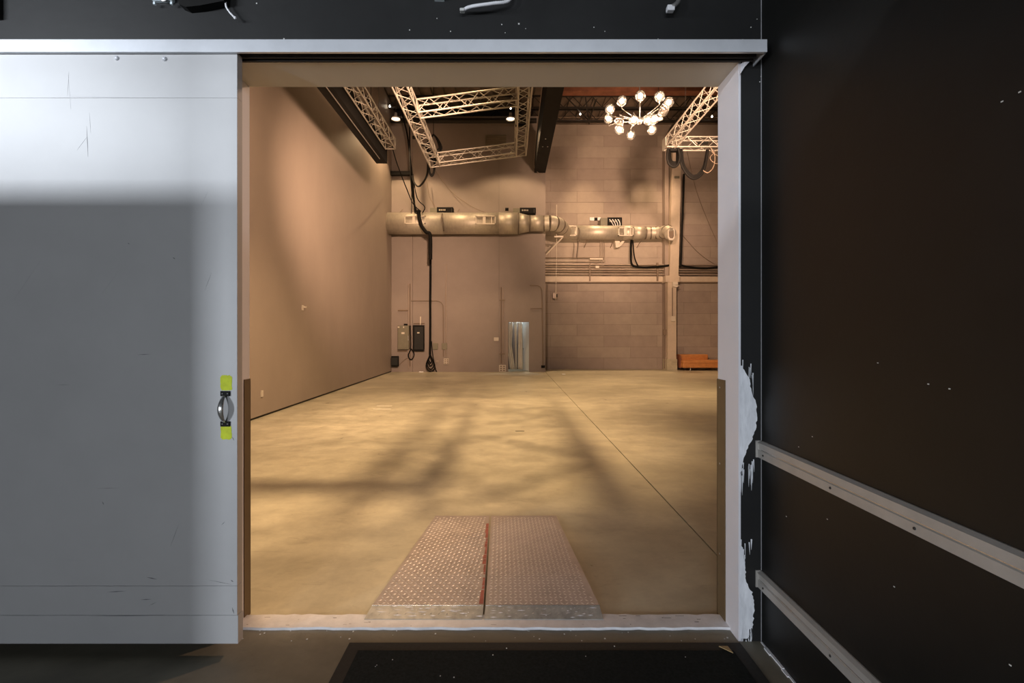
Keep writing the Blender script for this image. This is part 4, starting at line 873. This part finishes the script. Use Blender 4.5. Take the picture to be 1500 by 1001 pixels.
cb([(1006, 220), (1022, 285), (1053, 360), (1070, 385)], .010, 'thin wire slanting from the right truss to the edge', 21.9, 'conduit_dark')
e = empty('cable_coil', px(986, 232, 13.2), 'thick black cable coil hanging under the right truss corner', 'cable')
for k in range(5):
    y = 13.0+k*.06; w_ = 10-k*1.1; MB().tube(smooth_path([px(979+k*.6, 218, y), px(977.5+k, 230, y), px(980+k*.8, 240-k, y), px(987, 244.5-k*1.6, y), px(993-k*.4, 241-k, y), px(996-k, 230, y), px(994-k*.5, 218, y)]), .035, 6).build('loop', M['cable'], e)
MB().box(px(982, 216, 13.05), px(993, 224, 13.2), c=.02).build('tie', M['cable'], e)
e = empty('cable_swag', px(1018, 255, 13.1), 'thick black cable swag hanging under the right truss', 'cable')
for k in range(3): MB().tube(smooth_path([px(995+k*1.6, 218, 13.1+k*.04), px(998+k*1.5, 240, 13.1+k*.04), px(1006+k, 255-k*1.6, 13.1+k*.04), px(1016, 262-k*2, 13.1+k*.04), px(1027-k, 257-k*2, 13.1+k*.04), px(1033-k, 243, 13.1+k*.04), px(1037-k*.6, 220, 13.1+k*.04)]), .032, 6).build('strand', M['cable'], e)
cb([(1040, 215), (1047, 228), (1045, 245), (1037, 253), (1030, 250)], .012, 'thin wire loop beside the cable swag', 13.0, 'conduit_dark')
cb([(1042, 222), (1055, 232), (1050, 240), (1040, 232), (1048, 222)], .010, 'tangled thin wire under the right truss edge', 13.0, 'conduit_dark')
cb([(531, 135), (541, 150), (547, 168), (546, 178), (540, 180)], .02, 'black cable looped on the left truss', 11.5)
# fine cords on the frame
cb([(610, 200), (618, 203), (613, 210), (622, 214)], .02, 'black cable tangle on the left side of the truss frame', 12.0)

# ================================================================== DAYBED
def P3(x, v, y): return Vector(px(x, v, y))
ys = 20.9
sx0 = gx(1001, ys); e = empty('daybed', (sx0+.9, ys+.4, 0), 'low orange leather daybed with a short backrest beside the column', 'sofa')
k = ys/F; sw_ = 2.05
MB().box((sx0, ys, .13), (sx0+sw_, ys+.95, .33), c=.03).build('base', M['leather'], e)
MB().box((sx0+.01, ys-.01, .30), (sx0+sw_-.01, ys+.93, .46), c=.05).build('seat_cushion', M['leather'], e)
MB().box((sx0-.01, ys+.50, .40), (sx0+1.30, ys+.93, .70), c=.045).build('backrest', M['leather'], e)
MB().box((sx0-.03, ys+.30, .10), (sx0+.02, ys+.93, .68), c=.02).build('side_panel', M['rust'], e)
for dx in (.35, 1.75):
    for dy in (.10, .8): MB().tube([(sx0+dx, ys+dy, 0), (sx0+dx, ys+dy, .14)], .025, 8).build('leg', M['steel'], e)
for dx in (.43, .87, 1.31, 1.75): MB().tube([(sx0+dx, ys-.005, .33), (sx0+dx, ys+.5, .463)], .004, 5).build('seam', M['rust'], e)
# floor markings in the hall
mb = MB()
for (x0, x1_, v) in [(552, 574, 595), (547, 573, 599.5)]:
    y = EYE*F/(v-490); a = px(x0, v, y); b = px(x1_, v, y); mb.box((a[0], y-.04, 0), (b[0], y+.04, .002))
tag(mb.build('floor_tape', M['white_tape']), 'two short white tape strips on the hall floor', 'tape')
y = EYE*F/(632-490); tag(MB().box((px(755, 632, y)[0], y-.015, 0), (px(768, 632, y)[0], y+.015, .003)).build('floor_tape', M['rubber']), 'short dark strip in the middle of the hall floor', 'tape')
y = EYE*F/(548.5-490); tag(MB().box((px(823, 0, y)[0], y-.12, 0), (px(828, 0, y)[0], y+.12, .012)).build('paper_scrap', M['white']), 'small white scrap on the floor before the masonry wall', 'scrap')
